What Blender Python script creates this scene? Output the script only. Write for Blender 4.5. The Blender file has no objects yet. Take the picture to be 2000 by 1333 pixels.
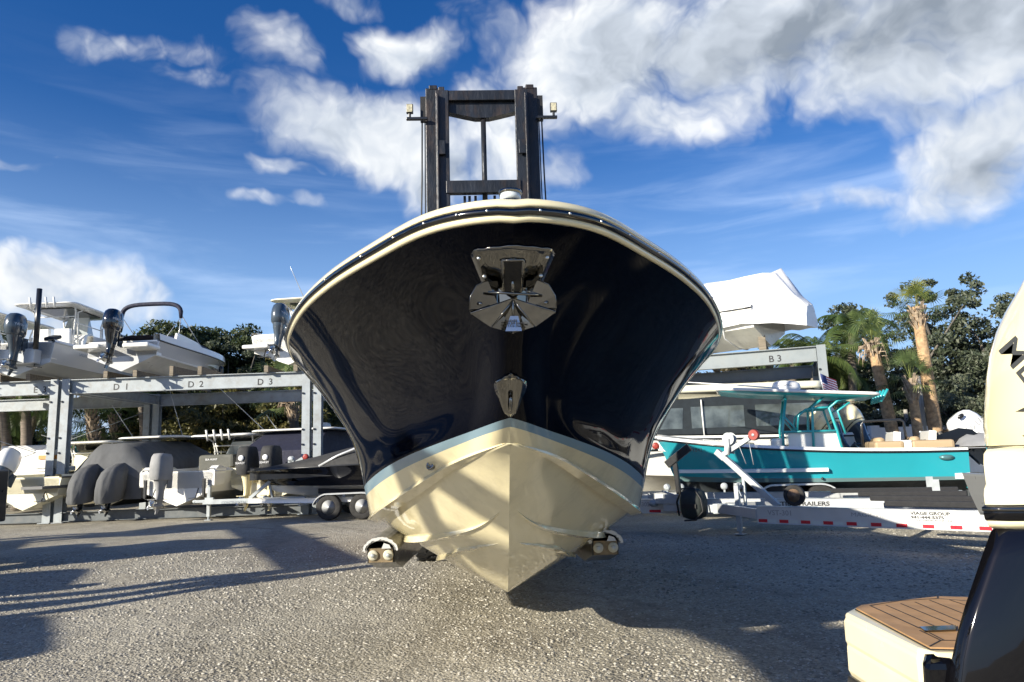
import bpy, math, random
import numpy as np
from mathutils import Vector, Matrix
R = math.radians
sc = bpy.context.scene
# ---------------------------------------------------------------- camera
CAM_H = 1.55; FPX = 1400.0
cam_d = bpy.data.cameras.new('camera'); cam = bpy.data.objects.new('camera', cam_d)
sc.collection.objects.link(cam); sc.camera = cam
cam_d.sensor_width = 36.0; cam_d.lens = 36.0 * FPX / 2000; cam_d.clip_start = 0.05; cam_d.clip_end = 6000
CM = Matrix.Rotation(R(99), 3, 'X') @ Matrix.Rotation(-0.035, 3, 'Z')
cam.matrix_world = Matrix.Translation((0, 0, CAM_H)) @ CM.to_4x4()
def ray(px, py):
    return CM @ Vector(((px - 1000) / FPX, (666.5 - py) / FPX, -1.0))
def at(px, py, D):
    d = ray(px, py); return Vector((d.x / d.y * D, D, CAM_H + d.z / d.y * D))
def proj(v):
    q = CM.transposed() @ (Vector(v) - Vector((0, 0, CAM_H))); return 1000 + FPX * q.x / -q.z, 666.5 - FPX * q.y / -q.z
def on_ground(px, py, z=0.0):
    d = ray(px, py); return at(px, py, (z - CAM_H) / d.z * d.y)
# ---------------------------------------------------------------- light
SUN_EL = R(20); SUN_TO = Vector((-0.79, -0.62, 0)).normalized()
sun_dir = Vector((SUN_TO.x * math.cos(SUN_EL), SUN_TO.y * math.cos(SUN_EL), math.sin(SUN_EL)))
sl = bpy.data.lights.new('sun', 'SUN'); sl.energy = 5.0; sl.angle = R(0.5); sl.color = (1.0, 0.93, 0.79)
sun = bpy.data.objects.new('sun', sl); sc.collection.objects.link(sun)
sun.rotation_euler = (-sun_dir).to_track_quat('-Z', 'Y').to_euler()
sc.view_settings.view_transform = 'Standard'; sc.view_settings.look = 'None'
sc.view_settings.exposure = 0.80; sc.view_settings.gamma = 1.0
sc.cycles.max_bounces = 8; sc.cycles.transparent_max_bounces = 12

W = bpy.data.worlds.new('World'); sc.world = W; W.use_nodes = True
def build_sky():
    nt = W.node_tree; nt.nodes.clear(); L = nt.links
    def N(t, **k):
        n = nt.nodes.new(t)
        for a, b in k.items(): setattr(n, a, b)
        return n
    def plug(n, i, v):
        if hasattr(v, 'is_linked') or isinstance(v, bpy.types.NodeSocket): L.new(v, n.inputs[i])
        else: n.inputs[i].default_value = v
    def M(op, a, b=0.0, c=0.0, clamp=False):
        n = N('ShaderNodeMath', operation=op, use_clamp=clamp); plug(n, 0, a); plug(n, 1, b); plug(n, 2, c); return n.outputs[0]
    def V(op, a, b=(0, 0, 0), out=0):
        n = N('ShaderNodeVectorMath', operation=op); plug(n, 0, a); plug(n, 1, b); return n.outputs[out]
    def noise(vec, scale, detail, rough=0.5, dist=0.0):
        n = N('ShaderNodeTexNoise'); plug(n, 'Vector', vec)
        n.inputs['Scale'].default_value = scale; n.inputs['Detail'].default_value = detail
        n.inputs['Roughness'].default_value = rough; n.inputs['Distortion'].default_value = dist
        return n
    def smooth(v, lo, hi):
        n = N('ShaderNodeMapRange', interpolation_type='SMOOTHSTEP'); plug(n, 'Value', v)
        n.inputs['From Min'].default_value = lo; n.inputs['From Max'].default_value = hi; return n.outputs[0]
    tc = N('ShaderNodeTexCoord'); D = V('NORMALIZE', tc.outputs['Generated'])
    sky = N('ShaderNodeTexSky', sky_type='NISHITA', sun_disc=False)
    sky.sun_elevation = SUN_EL; sky.sun_rotation = math.atan2(SUN_TO.x, SUN_TO.y); sky.sun_intensity = 1.0
    sky.air_density = 1.0; sky.dust_density = 0.6; sky.ozone_density = 2.0
    # deepen the blue as the phone's picture does
    hsv = N('ShaderNodeHueSaturation'); hsv.inputs['Saturation'].default_value = 1.40; hsv.inputs['Value'].default_value = 1.0
    L.new(sky.outputs[0], hsv.inputs['Color'])
    tint = N('ShaderNodeMix', data_type='RGBA', blend_type='MULTIPLY'); tint.inputs[0].default_value = 1.0
    L.new(hsv.outputs[0], tint.inputs[6]); tint.inputs[7].default_value = (0.84, 0.86, 1.18, 1)
    sep0 = N('ShaderNodeSeparateXYZ'); L.new(D, sep0.inputs[0])
    hz = N('ShaderNodeMix', data_type='RGBA'); L.new(M('MULTIPLY', smooth(sep0.outputs[2], .46, -.02), .85), hz.inputs[0]); L.new(tint.outputs[2], hz.inputs[6]); hz.inputs[7].default_value = HORIZON
    bg = N('ShaderNodeBackground'); L.new(hz.outputs[2], bg.inputs[0]); bg.inputs[1].default_value = SKY_STRENGTH
    # cloud coverage: placed banks (directions) x fractal noise
    warpn = noise(D, 5.0, 4, 0.6)
    warp = V('MULTIPLY', V('SUBTRACT', warpn.outputs['Color'], (0.5, 0.5, 0.5)), (0.16, 0.05, 0.12))
    P = V('ADD', D, warp)
    cov = None
    for (px, py, rx, ry, s) in CLOUDS:
        c = ray(px, py).normalized()
        k = V('MULTIPLY', V('SUBTRACT', P, tuple(c)), (FPX / rx, 2.0, FPX / ry))
        ln = V('LENGTH', k, out=1)
        b = M('MULTIPLY', smooth(ln, 1.35, 0.15), s)
        cov = b if cov is None else M('MAXIMUM', cov, b)
    sep = N('ShaderNodeSeparateXYZ'); L.new(D, sep.inputs[0])
    # other cumulus round the rest of the sky (behind the camera too)
    back = smooth(sep.outputs[1], 0.45, 0.0)
    genn = noise(D, 2.6, 2, 0.5)
    gen = M('MULTIPLY', M('MULTIPLY', smooth(genn.outputs[0], 0.5, 0.66), 0.5), back)
    cov = M('MAXIMUM', cov, gen)
    def puff(vec, det, vd=3.0):
        n = noise(vec, 6.0, det, 0.55, 0.0)
        v = N('ShaderNodeTexVoronoi', feature='F1'); plug(v, 'Vector', V('ADD', vec, V('MULTIPLY', V('SUBTRACT', noise(vec, 9.0, 3).outputs['Color'], (0.5, 0.5, 0.5)), (0.10, 0.10, 0.10))))
        v.inputs['Scale'].default_value = 8.0; v.inputs['Detail'].default_value = vd; v.inputs['Roughness'].default_value = 0.62; v.inputs['Lacunarity'].default_value = 2.3; v.normalize = True
        return M('ADD', M('MULTIPLY', n.outputs[0], 0.55), M('MULTIPLY', M('SUBTRACT', 0.76, v.outputs['Distance']), 0.50))
    f1 = puff(P, 10)
    sh = V('ADD', P, (-0.026, 0.0, 0.030))
    f2 = puff(sh, 5, 2.0)
    dens = M('ADD', M('MULTIPLY', cov, 0.98), M('MULTIPLY', M('SUBTRACT', f1, 0.5), 2.6))
    alpha = smooth(dens, 0.30, 1.12)
    # thin cirrus streaks
    st = V('MULTIPLY', D, (2.2, 1.0, 15.0)); n3 = noise(st, 1.5, 6, 0.55, 0.5)
    low = M('MULTIPLY', smooth(sep.outputs[2], 0.0, 0.14), smooth(sep.outputs[2], 0.52, 0.26))
    cir = M('MULTIPLY', M('MULTIPLY', smooth(n3.outputs[0], 0.42, 0.85), low), 0.30)
    # light and shade inside the clouds
    lit = M('MULTIPLY_ADD', M('SUBTRACT', f1, f2), 2.6, 0.66)
    thick = smooth(dens, 0.75, 1.6)
    lit = M('SUBTRACT', lit, M('MULTIPLY', thick, 0.22), clamp=True)
    gr = None
    for (px, py, rx, ry, s) in GREYS:
        c = ray(px, py).normalized()
        ln = V('LENGTH', V('MULTIPLY', V('SUBTRACT', P, tuple(c)), (FPX / rx, 2.0, FPX / ry)), out=1)
        b = M('MULTIPLY', smooth(ln, 1.3, 0.1), s); gr = b if gr is None else M('MAXIMUM', gr, b)
    lit = M('SUBTRACT', lit, gr, clamp=True)
    cr = N('ShaderNodeValToRGB'); L.new(lit, cr.inputs[0])
    e = cr.color_ramp.elements; e[0].position = 0; e[0].color = (0.225, 0.265, 0.32, 1); e[1].position = 1.0; e[1].color = (0.92, 0.92, 0.90, 1)
    m = e.new(0.45); m.color = (0.50, 0.55, 0.62, 1)
    cb = N('ShaderNodeBackground'); L.new(cr.outputs[0], cb.inputs[0]); cb.inputs[1].default_value = 0.78
    cb2 = N('ShaderNodeBackground'); cb2.inputs[0].default_value = (0.62, 0.74, 0.92, 1); cb2.inputs[1].default_value = 0.95
    mixc = N('ShaderNodeMixShader'); L.new(cir, mixc.inputs[0]); L.new(bg.outputs[0], mixc.inputs[1]); L.new(cb2.outputs[0], mixc.inputs[2])
    mix = N('ShaderNodeMixShader'); L.new(alpha, mix.inputs[0]); L.new(mixc.outputs[0], mix.inputs[1]); L.new(cb.outputs[0], mix.inputs[2])
    out = N('ShaderNodeOutputWorld'); L.new(mix.outputs[0], out.inputs[0])
SKY_STRENGTH = 0.069; HORIZON = (3.9, 6.2, 9.6, 1)
CLOUDS = [(215, 80, 85, 45, .78), (345, 100, 110, 50, .72), (380, 165, 80, 36, .66), (390, 30, 80, 40, .5), (560, 95, 90, 50, .60), (700, 0, 90, 30, .6),
          (810, 115, 150, 60, .95), (720, 270, 190, 90, 1.15), (860, 330, 120, 100, 1.05), (980, 270, 150, 130, 1.1), (1130, 330, 80, 60, .7),
          (1180, 130, 270, 150, 1.12), (1330, 230, 200, 80, .9), (1500, 70, 310, 130, 1.1), (1850, 60, 290, 150, 1.16), (1800, 200, 120, 70, .8), (1900, 280, 150, 110, 1.15),
          (1830, 370, 130, 60, .9), (1670, 390, 110, 32, .8), (60, 560, 170, 75, 1.1), (170, 590, 110, 60, .9), (270, 600, 60, 70, .85), (40, 640, 200, 50, .9),
          (540, 330, 75, 24, .7), (500, 400, 70, 16, .5), (590, 400, 40, 18, .5), (40, 320, 40, 14, .6), (110, 315, 40, 12, .5),
          (1620, 720, 120, 55, 1.0), (1500, 800, 300, 60, .8), (200, 790, 260, 70, .9), (700, 800, 300, 60, .8), (1700, 760, 200, 60, .9)]
GREYS = [(1700, 40, 420, 130, .42), (1930, 90, 260, 120, .30), (1450, 150, 170, 60, .3), (1880, 420, 170, 40, .25), (90, 620, 260, 34, .3), (1960, 330, 90, 60, .4), (900, 350, 170, 60, .22), (200, 800, 300, 60, .3)]
build_sky()

# ---------------------------------------------------------------- materials
MATS = {}
def mat(name, col, rough=0.5, metal=0.0, var=0.0, vscale=6.0, bump=0.0, bscale=40.0, coat=0.0, dirt=None, dscale=3.0, damt=0.5, spec=0.5, trans=0.0, stretch=None):
    if name in MATS: return MATS[name]
    m = bpy.data.materials.new(name); m.use_nodes = True; nt = m.node_tree; L = nt.links
    b = nt.nodes['Principled BSDF']
    b.inputs['Base Color'].default_value = (*col, 1); b.inputs['Roughness'].default_value = rough
    b.inputs['Metallic'].default_value = metal; b.inputs['Specular IOR Level'].default_value = spec
    if coat: b.inputs['Coat Weight'].default_value = coat; b.inputs['Coat Roughness'].default_value = 0.03
    if trans: b.inputs['Transmission Weight'].default_value = trans
    tc = nt.nodes.new('ShaderNodeTexCoord'); src = tc.outputs['Object']
    if stretch:
        mp = nt.nodes.new('ShaderNodeMapping'); mp.inputs['Scale'].default_value = stretch; L.new(src, mp.inputs[0]); src = mp.outputs[0]
    cur = None
    if var > 0:
        n = nt.nodes.new('ShaderNodeTexNoise'); n.inputs['Scale'].default_value = vscale; n.inputs['Detail'].default_value = 6; L.new(src, n.inputs['Vector'])
        r = nt.nodes.new('ShaderNodeValToRGB'); L.new(n.outputs[0], r.inputs[0])
        r.color_ramp.elements[0].position = .3; r.color_ramp.elements[1].position = .7
        r.color_ramp.elements[0].color = (*[max(0, c * (1 - var)) for c in col], 1); r.color_ramp.elements[1].color = (*[min(1, c * (1 + var)) for c in col], 1)
        cur = r.outputs[0]
    if dirt:
        n = nt.nodes.new('ShaderNodeTexNoise'); n.inputs['Scale'].default_value = dscale; n.inputs['Detail'].default_value = 8; n.inputs['Roughness'].default_value = .7; L.new(src, n.inputs['Vector'])
        mr = nt.nodes.new('ShaderNodeMapRange'); mr.inputs['From Min'].default_value = .48; mr.inputs['From Max'].default_value = .68; mr.inputs['To Max'].default_value = damt; L.new(n.outputs[0], mr.inputs[0])
        mx = nt.nodes.new('ShaderNodeMix'); mx.data_type = 'RGBA'; L.new(mr.outputs[0], mx.inputs[0])
        if cur is not None: L.new(cur, mx.inputs[6])
        else: mx.inputs[6].default_value = (*col, 1)
        mx.inputs[7].default_value = (*dirt, 1); cur = mx.outputs[2]
    if cur is not None: L.new(cur, b.inputs['Base Color'])
    n = nt.nodes.new('ShaderNodeTexNoise'); n.inputs['Scale'].default_value = vscale * 2.3; n.inputs['Detail'].default_value = 4; L.new(src, n.inputs['Vector'])
    mr = nt.nodes.new('ShaderNodeMapRange'); mr.inputs['To Min'].default_value = rough * .75; mr.inputs['To Max'].default_value = min(1, rough * 1.25); L.new(n.outputs[0], mr.inputs[0]); L.new(mr.outputs[0], b.inputs['Roughness'])
    if bump > 0:
        n = nt.nodes.new('ShaderNodeTexNoise'); n.inputs['Scale'].default_value = bscale; n.inputs['Detail'].default_value = 5; L.new(src, n.inputs['Vector'])
        bp = nt.nodes.new('ShaderNodeBump'); bp.inputs['Strength'].default_value = bump; bp.inputs['Distance'].default_value = 0.02; L.new(n.outputs[0], bp.inputs['Height']); L.new(bp.outputs[0], b.inputs['Normal'])
    MATS[name] = m; return m
NAVY = mat('navy_gelcoat', (0.0008, 0.0017, 0.0055), .045, spec=.06)
CREAM = mat('cream_gelcoat', (.80, .72, .47), .16, coat=.6, var=.05, vscale=2.5)
CREAMD = mat('cream_bottom', (.80, .71, .45), .10, coat=.8, var=.03, vscale=2, dirt=(.42, .37, .25), dscale=3.4, damt=.34)
STRIPE = mat('grey_blue_stripe', (.20, .30, .36), .2, coat=.5)
STEEL = mat('polished_steel', (.22, .215, .20), .05, metal=1.0)
STEEL2 = mat('brushed_steel', (.6, .6, .58), .28, metal=1.0)
BLACK = mat('black_rubber', (.012, .012, .013), .55, bump=.2)
BLACKG = mat('black_gelcoat', (.003, .003, .004), .04, spec=.5)
BLACKP = mat('black_paint', (.015, .016, .018), .3, coat=.3)
MAST = mat('mast_steel', (.018, .022, .030), .42, metal=.35, var=.5, vscale=4, dirt=(.075, .05, .035), dscale=5, damt=.6, bump=.35, bscale=25, stretch=(1, 1, .35))
WHITE = mat('white_gelcoat', (.80, .79, .75), .22, coat=.5, var=.03, vscale=2)
WHITE2 = mat('off_white_gelcoat', (.74, .73, .68), .3, coat=.3, var=.04, vscale=2, dirt=(.4, .38, .33), dscale=2.5, damt=.25)
CREAM2 = mat('pale_cream_gelcoat', (.80, .76, .58), .25, coat=.4, var=.03)
GREYB = mat('light_grey_hull', (.55, .57, .58), .22, coat=.5, var=.04, vscale=1)
TEAL = mat('teal_gelcoat', (.022, .31, .37), .22, coat=.4, var=.05, vscale=1.2)
TEALM = mat('teal_tube', (.03, .36, .38), .3, coat=.3)
BOTTOM = mat('dark_bottom_paint', (.03, .036, .04), .6, var=.3)
GALV = mat('galvanised_steel', (.40, .43, .44), .5, metal=.25, var=.16, vscale=5, dirt=(.26, .27, .26), dscale=4, damt=.4)
ALU = mat('aluminium', (.60, .61, .61), .35, metal=.45, var=.06, vscale=4)
RACK = mat('rack_paint', (.34, .375, .395), .55, var=.12, vscale=3, dirt=(.22, .19, .15), dscale=3.5, damt=.45)
COVG = mat('grey_canvas', (.095, .098, .102), .85, var=.2, vscale=3, bump=1.0, bscale=3.2, stretch=(1, 1, .45))
COVL = mat('light_grey_canvas', (.27, .27, .27), .85, var=.12, vscale=3, bump=.4, bscale=8)
COVK = mat('charcoal_canvas', (.032, .032, .032), .8, var=.2, bump=.3, bscale=8)
COVN = mat('navy_canvas', (.012, .014, .035), .75, var=.2, bump=.4, bscale=5)
GLASS = mat('dark_glass', (.012, .016, .018), .04, coat=1)
OBG = mat('outboard_grey', (.045, .062, .08), .22, coat=.8)
OBK = mat('outboard_black', (.006, .008, .012), .08, coat=1)
OBW = mat('outboard_white', (.8, .8, .78), .15, coat=.8)
OBC = mat('outboard_cream', (.80, .71, .44), .11, coat=1, var=.02)
WOOD = mat('bunk_wood', (.19, .16, .12), .85, var=.35, vscale=7, stretch=(.3, 3, 3))
TEAK = mat('teak_deck', (.42, .245, .11), .6, var=.2, vscale=9, dirt=(.2, .13, .075), dscale=2.3, damt=.55, stretch=(1, 1, 1))
RED = mat('reflector_red', (.55, .015, .03), .3)
REDR = mat('red_roller', (.28, .03, .02), .45)
SILV = mat('reflector_white', (.62, .64, .58), .3)
INK = mat('black_lettering', (.02, .02, .022), .5)
INKG = mat('grey_lettering', (.33, .33, .33), .5)
INKW = mat('white_lettering', (.75, .75, .75), .4)
TAN = mat('tan_vinyl', (.40, .29, .17), .6)
ORNG = mat('orange_vinyl', (.62, .25, .05), .5)
WRAP = mat('shrink_wrap', (.88, .88, .87), .35, bump=.9, bscale=2.6)
TYRE = mat('tyre_rubber', (.022, .021, .020), .8, bump=.4, bscale=60, var=.25)
CLEAR = mat('clear_vinyl', (.55, .60, .62), .1, trans=0.0, coat=.6)

# ---------------------------------------------------------------- mesh helpers
class MB:
    def __init__(s): s.v = []; s.f = []; s.m = []; s.s = []
    def add(s, vs, fs, mi=0, smooth=False, T=None):
        o = len(s.v)
        for p in vs:
            p = Vector(p); s.v.append(tuple(T @ p) if T is not None else tuple(p))
        for f in fs: s.f.append([o + i for i in f]); s.m.append(mi); s.s.append(smooth)
        return s
    def box(s, x0, x1, y0, y1, z0, z1, mi=0, T=None):
        v = [(x, y, z) for z in (z0, z1) for y in (y0, y1) for x in (x0, x1)]
        return s.add(v, [(0, 2, 3, 1), (4, 5, 7, 6), (0, 1, 5, 4), (2, 6, 7, 3), (0, 4, 6, 2), (1, 3, 7, 5)], mi, False, T)
    def bar(s, a, b, w, h, mi=0, up=(0, 0, 1)):
        a = Vector(a); b = Vector(b); d = (b - a); l = d.length; d.normalize(); u = Vector(up)
        sd = d.cross(u); sd.normalize(); u = sd.cross(d)
        T = Matrix((( sd.x, d.x, u.x, a.x), (sd.y, d.y, u.y, a.y), (sd.z, d.z, u.z, a.z), (0, 0, 0, 1)))
        return s.box(-w / 2, w / 2, 0, l, -h / 2, h / 2, mi, T)
    def ibeam(s, a, b, w, h, t=.02, mi=0, up=(0, 0, 1)):
        a = Vector(a); b = Vector(b); d = (b - a); l = d.length; d.normalize(); u = Vector(up)
        sd = d.cross(u); sd.normalize(); u = sd.cross(d)
        T = Matrix((( sd.x, d.x, u.x, a.x), (sd.y, d.y, u.y, a.y), (sd.z, d.z, u.z, a.z), (0, 0, 0, 1)))
        s.box(-w / 2, w / 2, 0, l, h / 2 - t, h / 2, mi, T); s.box(-w / 2, w / 2, 0, l, -h / 2, -h / 2 + t, mi, T)
        s.box(-t / 2, t / 2, 0, l, -h / 2 + t, h / 2 - t, mi, T); return s
    def tube(s, pts, r, n=8, mi=0, closed=False, T=None):
        pts = [Vector(p) for p in pts]; k = len(pts); rr = r if isinstance(r, (list, tuple)) else [r] * k
        vs = []; prev = None
        for i, p in enumerate(pts):
            t = (pts[min(i + 1, k - 1)] - pts[max(i - 1, 0)]).normalized()
            if prev is None:
                a = Vector((0, 0, 1)) if abs(t.z) < .9 else Vector((1, 0, 0)); nn = t.cross(a).normalized()
            else: nn = (prev - t * prev.dot(t)).normalized()
            prev = nn; bb = t.cross(nn)
            for j in range(n):
                a = 2 * math.pi * j / n; vs.append(p + (nn * math.cos(a) + bb * math.sin(a)) * rr[i])
        fs = [(i * n + j, i * n + (j + 1) % n, (i + 1) * n + (j + 1) % n, (i + 1) * n + j) for i in range(k - 1) for j in range(n)]
        fs += [tuple(range(n))[::-1], tuple(range((k - 1) * n, k * n))]
        return s.add(vs, fs, mi, True, T)
    def lathe(s, prof, n=20, mi=0, T=None, smooth=True, caps=True):
        vs = [(r * math.cos(2 * math.pi * j / n), r * math.sin(2 * math.pi * j / n), z) for r, z in prof for j in range(n)]; k = len(prof)
        fs = [(i * n + j, i * n + (j + 1) % n, (i + 1) * n + (j + 1) % n, (i + 1) * n + j) for i in range(k - 1) for j in range(n)]
        if caps: fs += [tuple(range(n))[::-1], tuple(range((k - 1) * n, k * n))]
        return s.add(vs, fs, mi, smooth, T)
    def loft(s, rings, mi=0, caps=True, smooth=True, T=None, closed=True, mf=None):
        n = len(rings[0]); k = len(rings); vs = [p for r in rings for p in r]; fs = []; ms = []
        for i in range(k - 1):
            for j in range(n if closed else n - 1):
                fs.append((i * n + j, i * n + (j + 1) % n, (i + 1) * n + (j + 1) % n, (i + 1) * n + j)); ms.append(mf(i, j) if mf else mi)
        o = len(s.f); s.add(vs, fs, mi, smooth, T); s.m[o:] = ms
        if caps and closed: s.add(rings[0], [tuple(range(n))[::-1]], mi, False, T); s.add(rings[-1], [tuple(range(n))], mi, False, T)
        return s
    def prism(s, poly, a0, a1, axis='y', mi=0, T=None, smooth=False):
        n = len(poly)
        def P(p, h): return {'x': (h, p[0], p[1]), 'y': (p[0], h, p[1]), 'z': (p[0], p[1], h)}[axis]
        vs = [P(p, a0) for p in poly] + [P(p, a1) for p in poly]
        s.add(vs, [tuple(range(n))[::-1], tuple(range(n, 2 * n))], mi, False, T)
        s.add(vs, [(i, (i + 1) % n, n + (i + 1) % n, n + i) for i in range(n)], mi, smooth, T)
        return s
    def ball(s, c, r, n=12, mi=0, T=None):
        rx, ry, rz = r if isinstance(r, (list, tuple)) else (r, r, r); m = n // 2
        rings = [[(c[0] + rx * math.sin(math.pi * i / m) * math.cos(2 * math.pi * j / n), c[1] + ry * math.sin(math.pi * i / m) * math.sin(2 * math.pi * j / n), c[2] + rz * math.cos(math.pi * i / m)) for j in range(n)] for i in range(1, m)]
        return s.loft(rings, mi, True, True, T)
    def build(s, name, mats, parent=None, bevel=0.0, merge=False, T=None, sub=0):
        me = bpy.data.meshes.new(name); me.from_pydata(s.v, [], s.f)
        for m in (mats if isinstance(mats, (list, tuple)) else [mats]): me.materials.append(m)
        me.polygons.foreach_set('material_index', s.m); me.polygons.foreach_set('use_smooth', s.s)
        import bmesh
        bm = bmesh.new(); bm.from_mesh(me)
        if merge: bmesh.ops.remove_doubles(bm, verts=bm.verts, dist=1e-4)
        bmesh.ops.recalc_face_normals(bm, faces=bm.faces); bm.to_mesh(me); bm.free()
        o = bpy.data.objects.new(name, me); sc.collection.objects.link(o)
        if parent is not None: o.parent = parent
        if T is not None: o.matrix_basis = T
        if bevel > 0:
            b = o.modifiers.new('bevel', 'BEVEL'); b.width = bevel; b.segments = 2; b.limit_method = 'ANGLE'; b.angle_limit = R(35)
        if sub:
            m_ = o.modifiers.new('sub', 'SUBSURF'); m_.levels = sub; m_.render_levels = sub
        return o
def tag(o, label=None, cat=None, group=None, kind=None):
    if label: o['label'] = label
    if cat: o['category'] = cat
    if group: o['group'] = group
    if kind: o['kind'] = kind
    return o
def thing(name, label, cat, loc=(0, 0, 0), rz=0.0, group=None, tilt=(0, 0)):
    o = bpy.data.objects.new(name, None); sc.collection.objects.link(o); o.empty_display_size = .2
    o.location = loc; o.rotation_euler = (tilt[0], tilt[1], rz); return tag(o, label, cat, group)
def kids(o): return [c for c in bpy.data.objects if c.parent == o]
def copy_tree(o, parent=None):
    c = o.copy(); sc.collection.objects.link(c)
    if parent is not None: c.parent = parent
    for ch in kids(o): copy_tree(ch, c)
    return c
def text(body, size, m, parent, T, name='lettering', bold=0.0, ext=0.002, align='LEFT', shear=0.0, sx=1.0):
    cu = bpy.data.curves.new(name, 'FONT'); cu.body = body; cu.size = size; cu.extrude = ext; cu.offset = bold; cu.align_x = align; cu.shear = shear; cu.resolution_u = 3
    tmp = bpy.data.objects.new(name, cu); sc.collection.objects.link(tmp)
    dg = bpy.context.evaluated_depsgraph_get(); me = bpy.data.meshes.new_from_object(tmp.evaluated_get(dg))
    bpy.data.objects.remove(tmp); bpy.data.curves.remove(cu); me.materials.clear(); me.materials.append(m); me.name = name
    if sx != 1.0:
        me.transform(Matrix.Diagonal((sx, 1, 1, 1)))
    o = bpy.data.objects.new(name, me); sc.collection.objects.link(o); o.parent = parent; o.matrix_basis = T; return o
def frame(o, x, y):   # matrix from origin, x axis, y axis
    x = Vector(x).normalized(); z = x.cross(Vector(y)).normalized(); y = z.cross(x)
    return Matrix(((x.x, y.x, z.x, o[0]), (x.y, y.y, z.y, o[1]), (x.z, y.z, z.z, o[2]), (0, 0, 0, 1)))
def pchip(xs, ys):
    xs = np.array(xs, float); ys = np.array(ys, float); h = np.diff(xs); d = np.diff(ys) / h; m = np.zeros(len(xs))
    for i in range(1, len(xs) - 1):
        if d[i - 1] * d[i] > 0:
            w1 = 2 * h[i] + h[i - 1]; w2 = h[i] + 2 * h[i - 1]; m[i] = (w1 + w2) / (w1 / d[i - 1] + w2 / d[i])
    m[0] = d[0]; m[-1] = d[-1]
    def f(x):
        x = min(max(x, xs[0]), xs[-1]); i = min(int(np.searchsorted(xs, x, 'right')) - 1, len(h) - 1); t = (x - xs[i]) / h[i]
        return float((2*t**3-3*t**2+1)*ys[i] + (t**3-2*t**2+t)*h[i]*m[i] + (-2*t**3+3*t**2)*ys[i+1] + (t**3-t**2)*h[i]*m[i+1])
    return f
def rrect(w, h, r, n=5, cx=0, cy=0):
    out = []
    for (sx, sy, a0) in ((1, 1, 0), (-1, 1, 90), (-1, -1, 180), (1, -1, 270)):
        for i in range(n + 1):
            a = R(a0 + 90 * i / n); out.append((cx + sx * (w / 2 - r) + r * math.cos(a), cy + sy * (h / 2 - r) + r * math.sin(a)))
    return out
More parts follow.
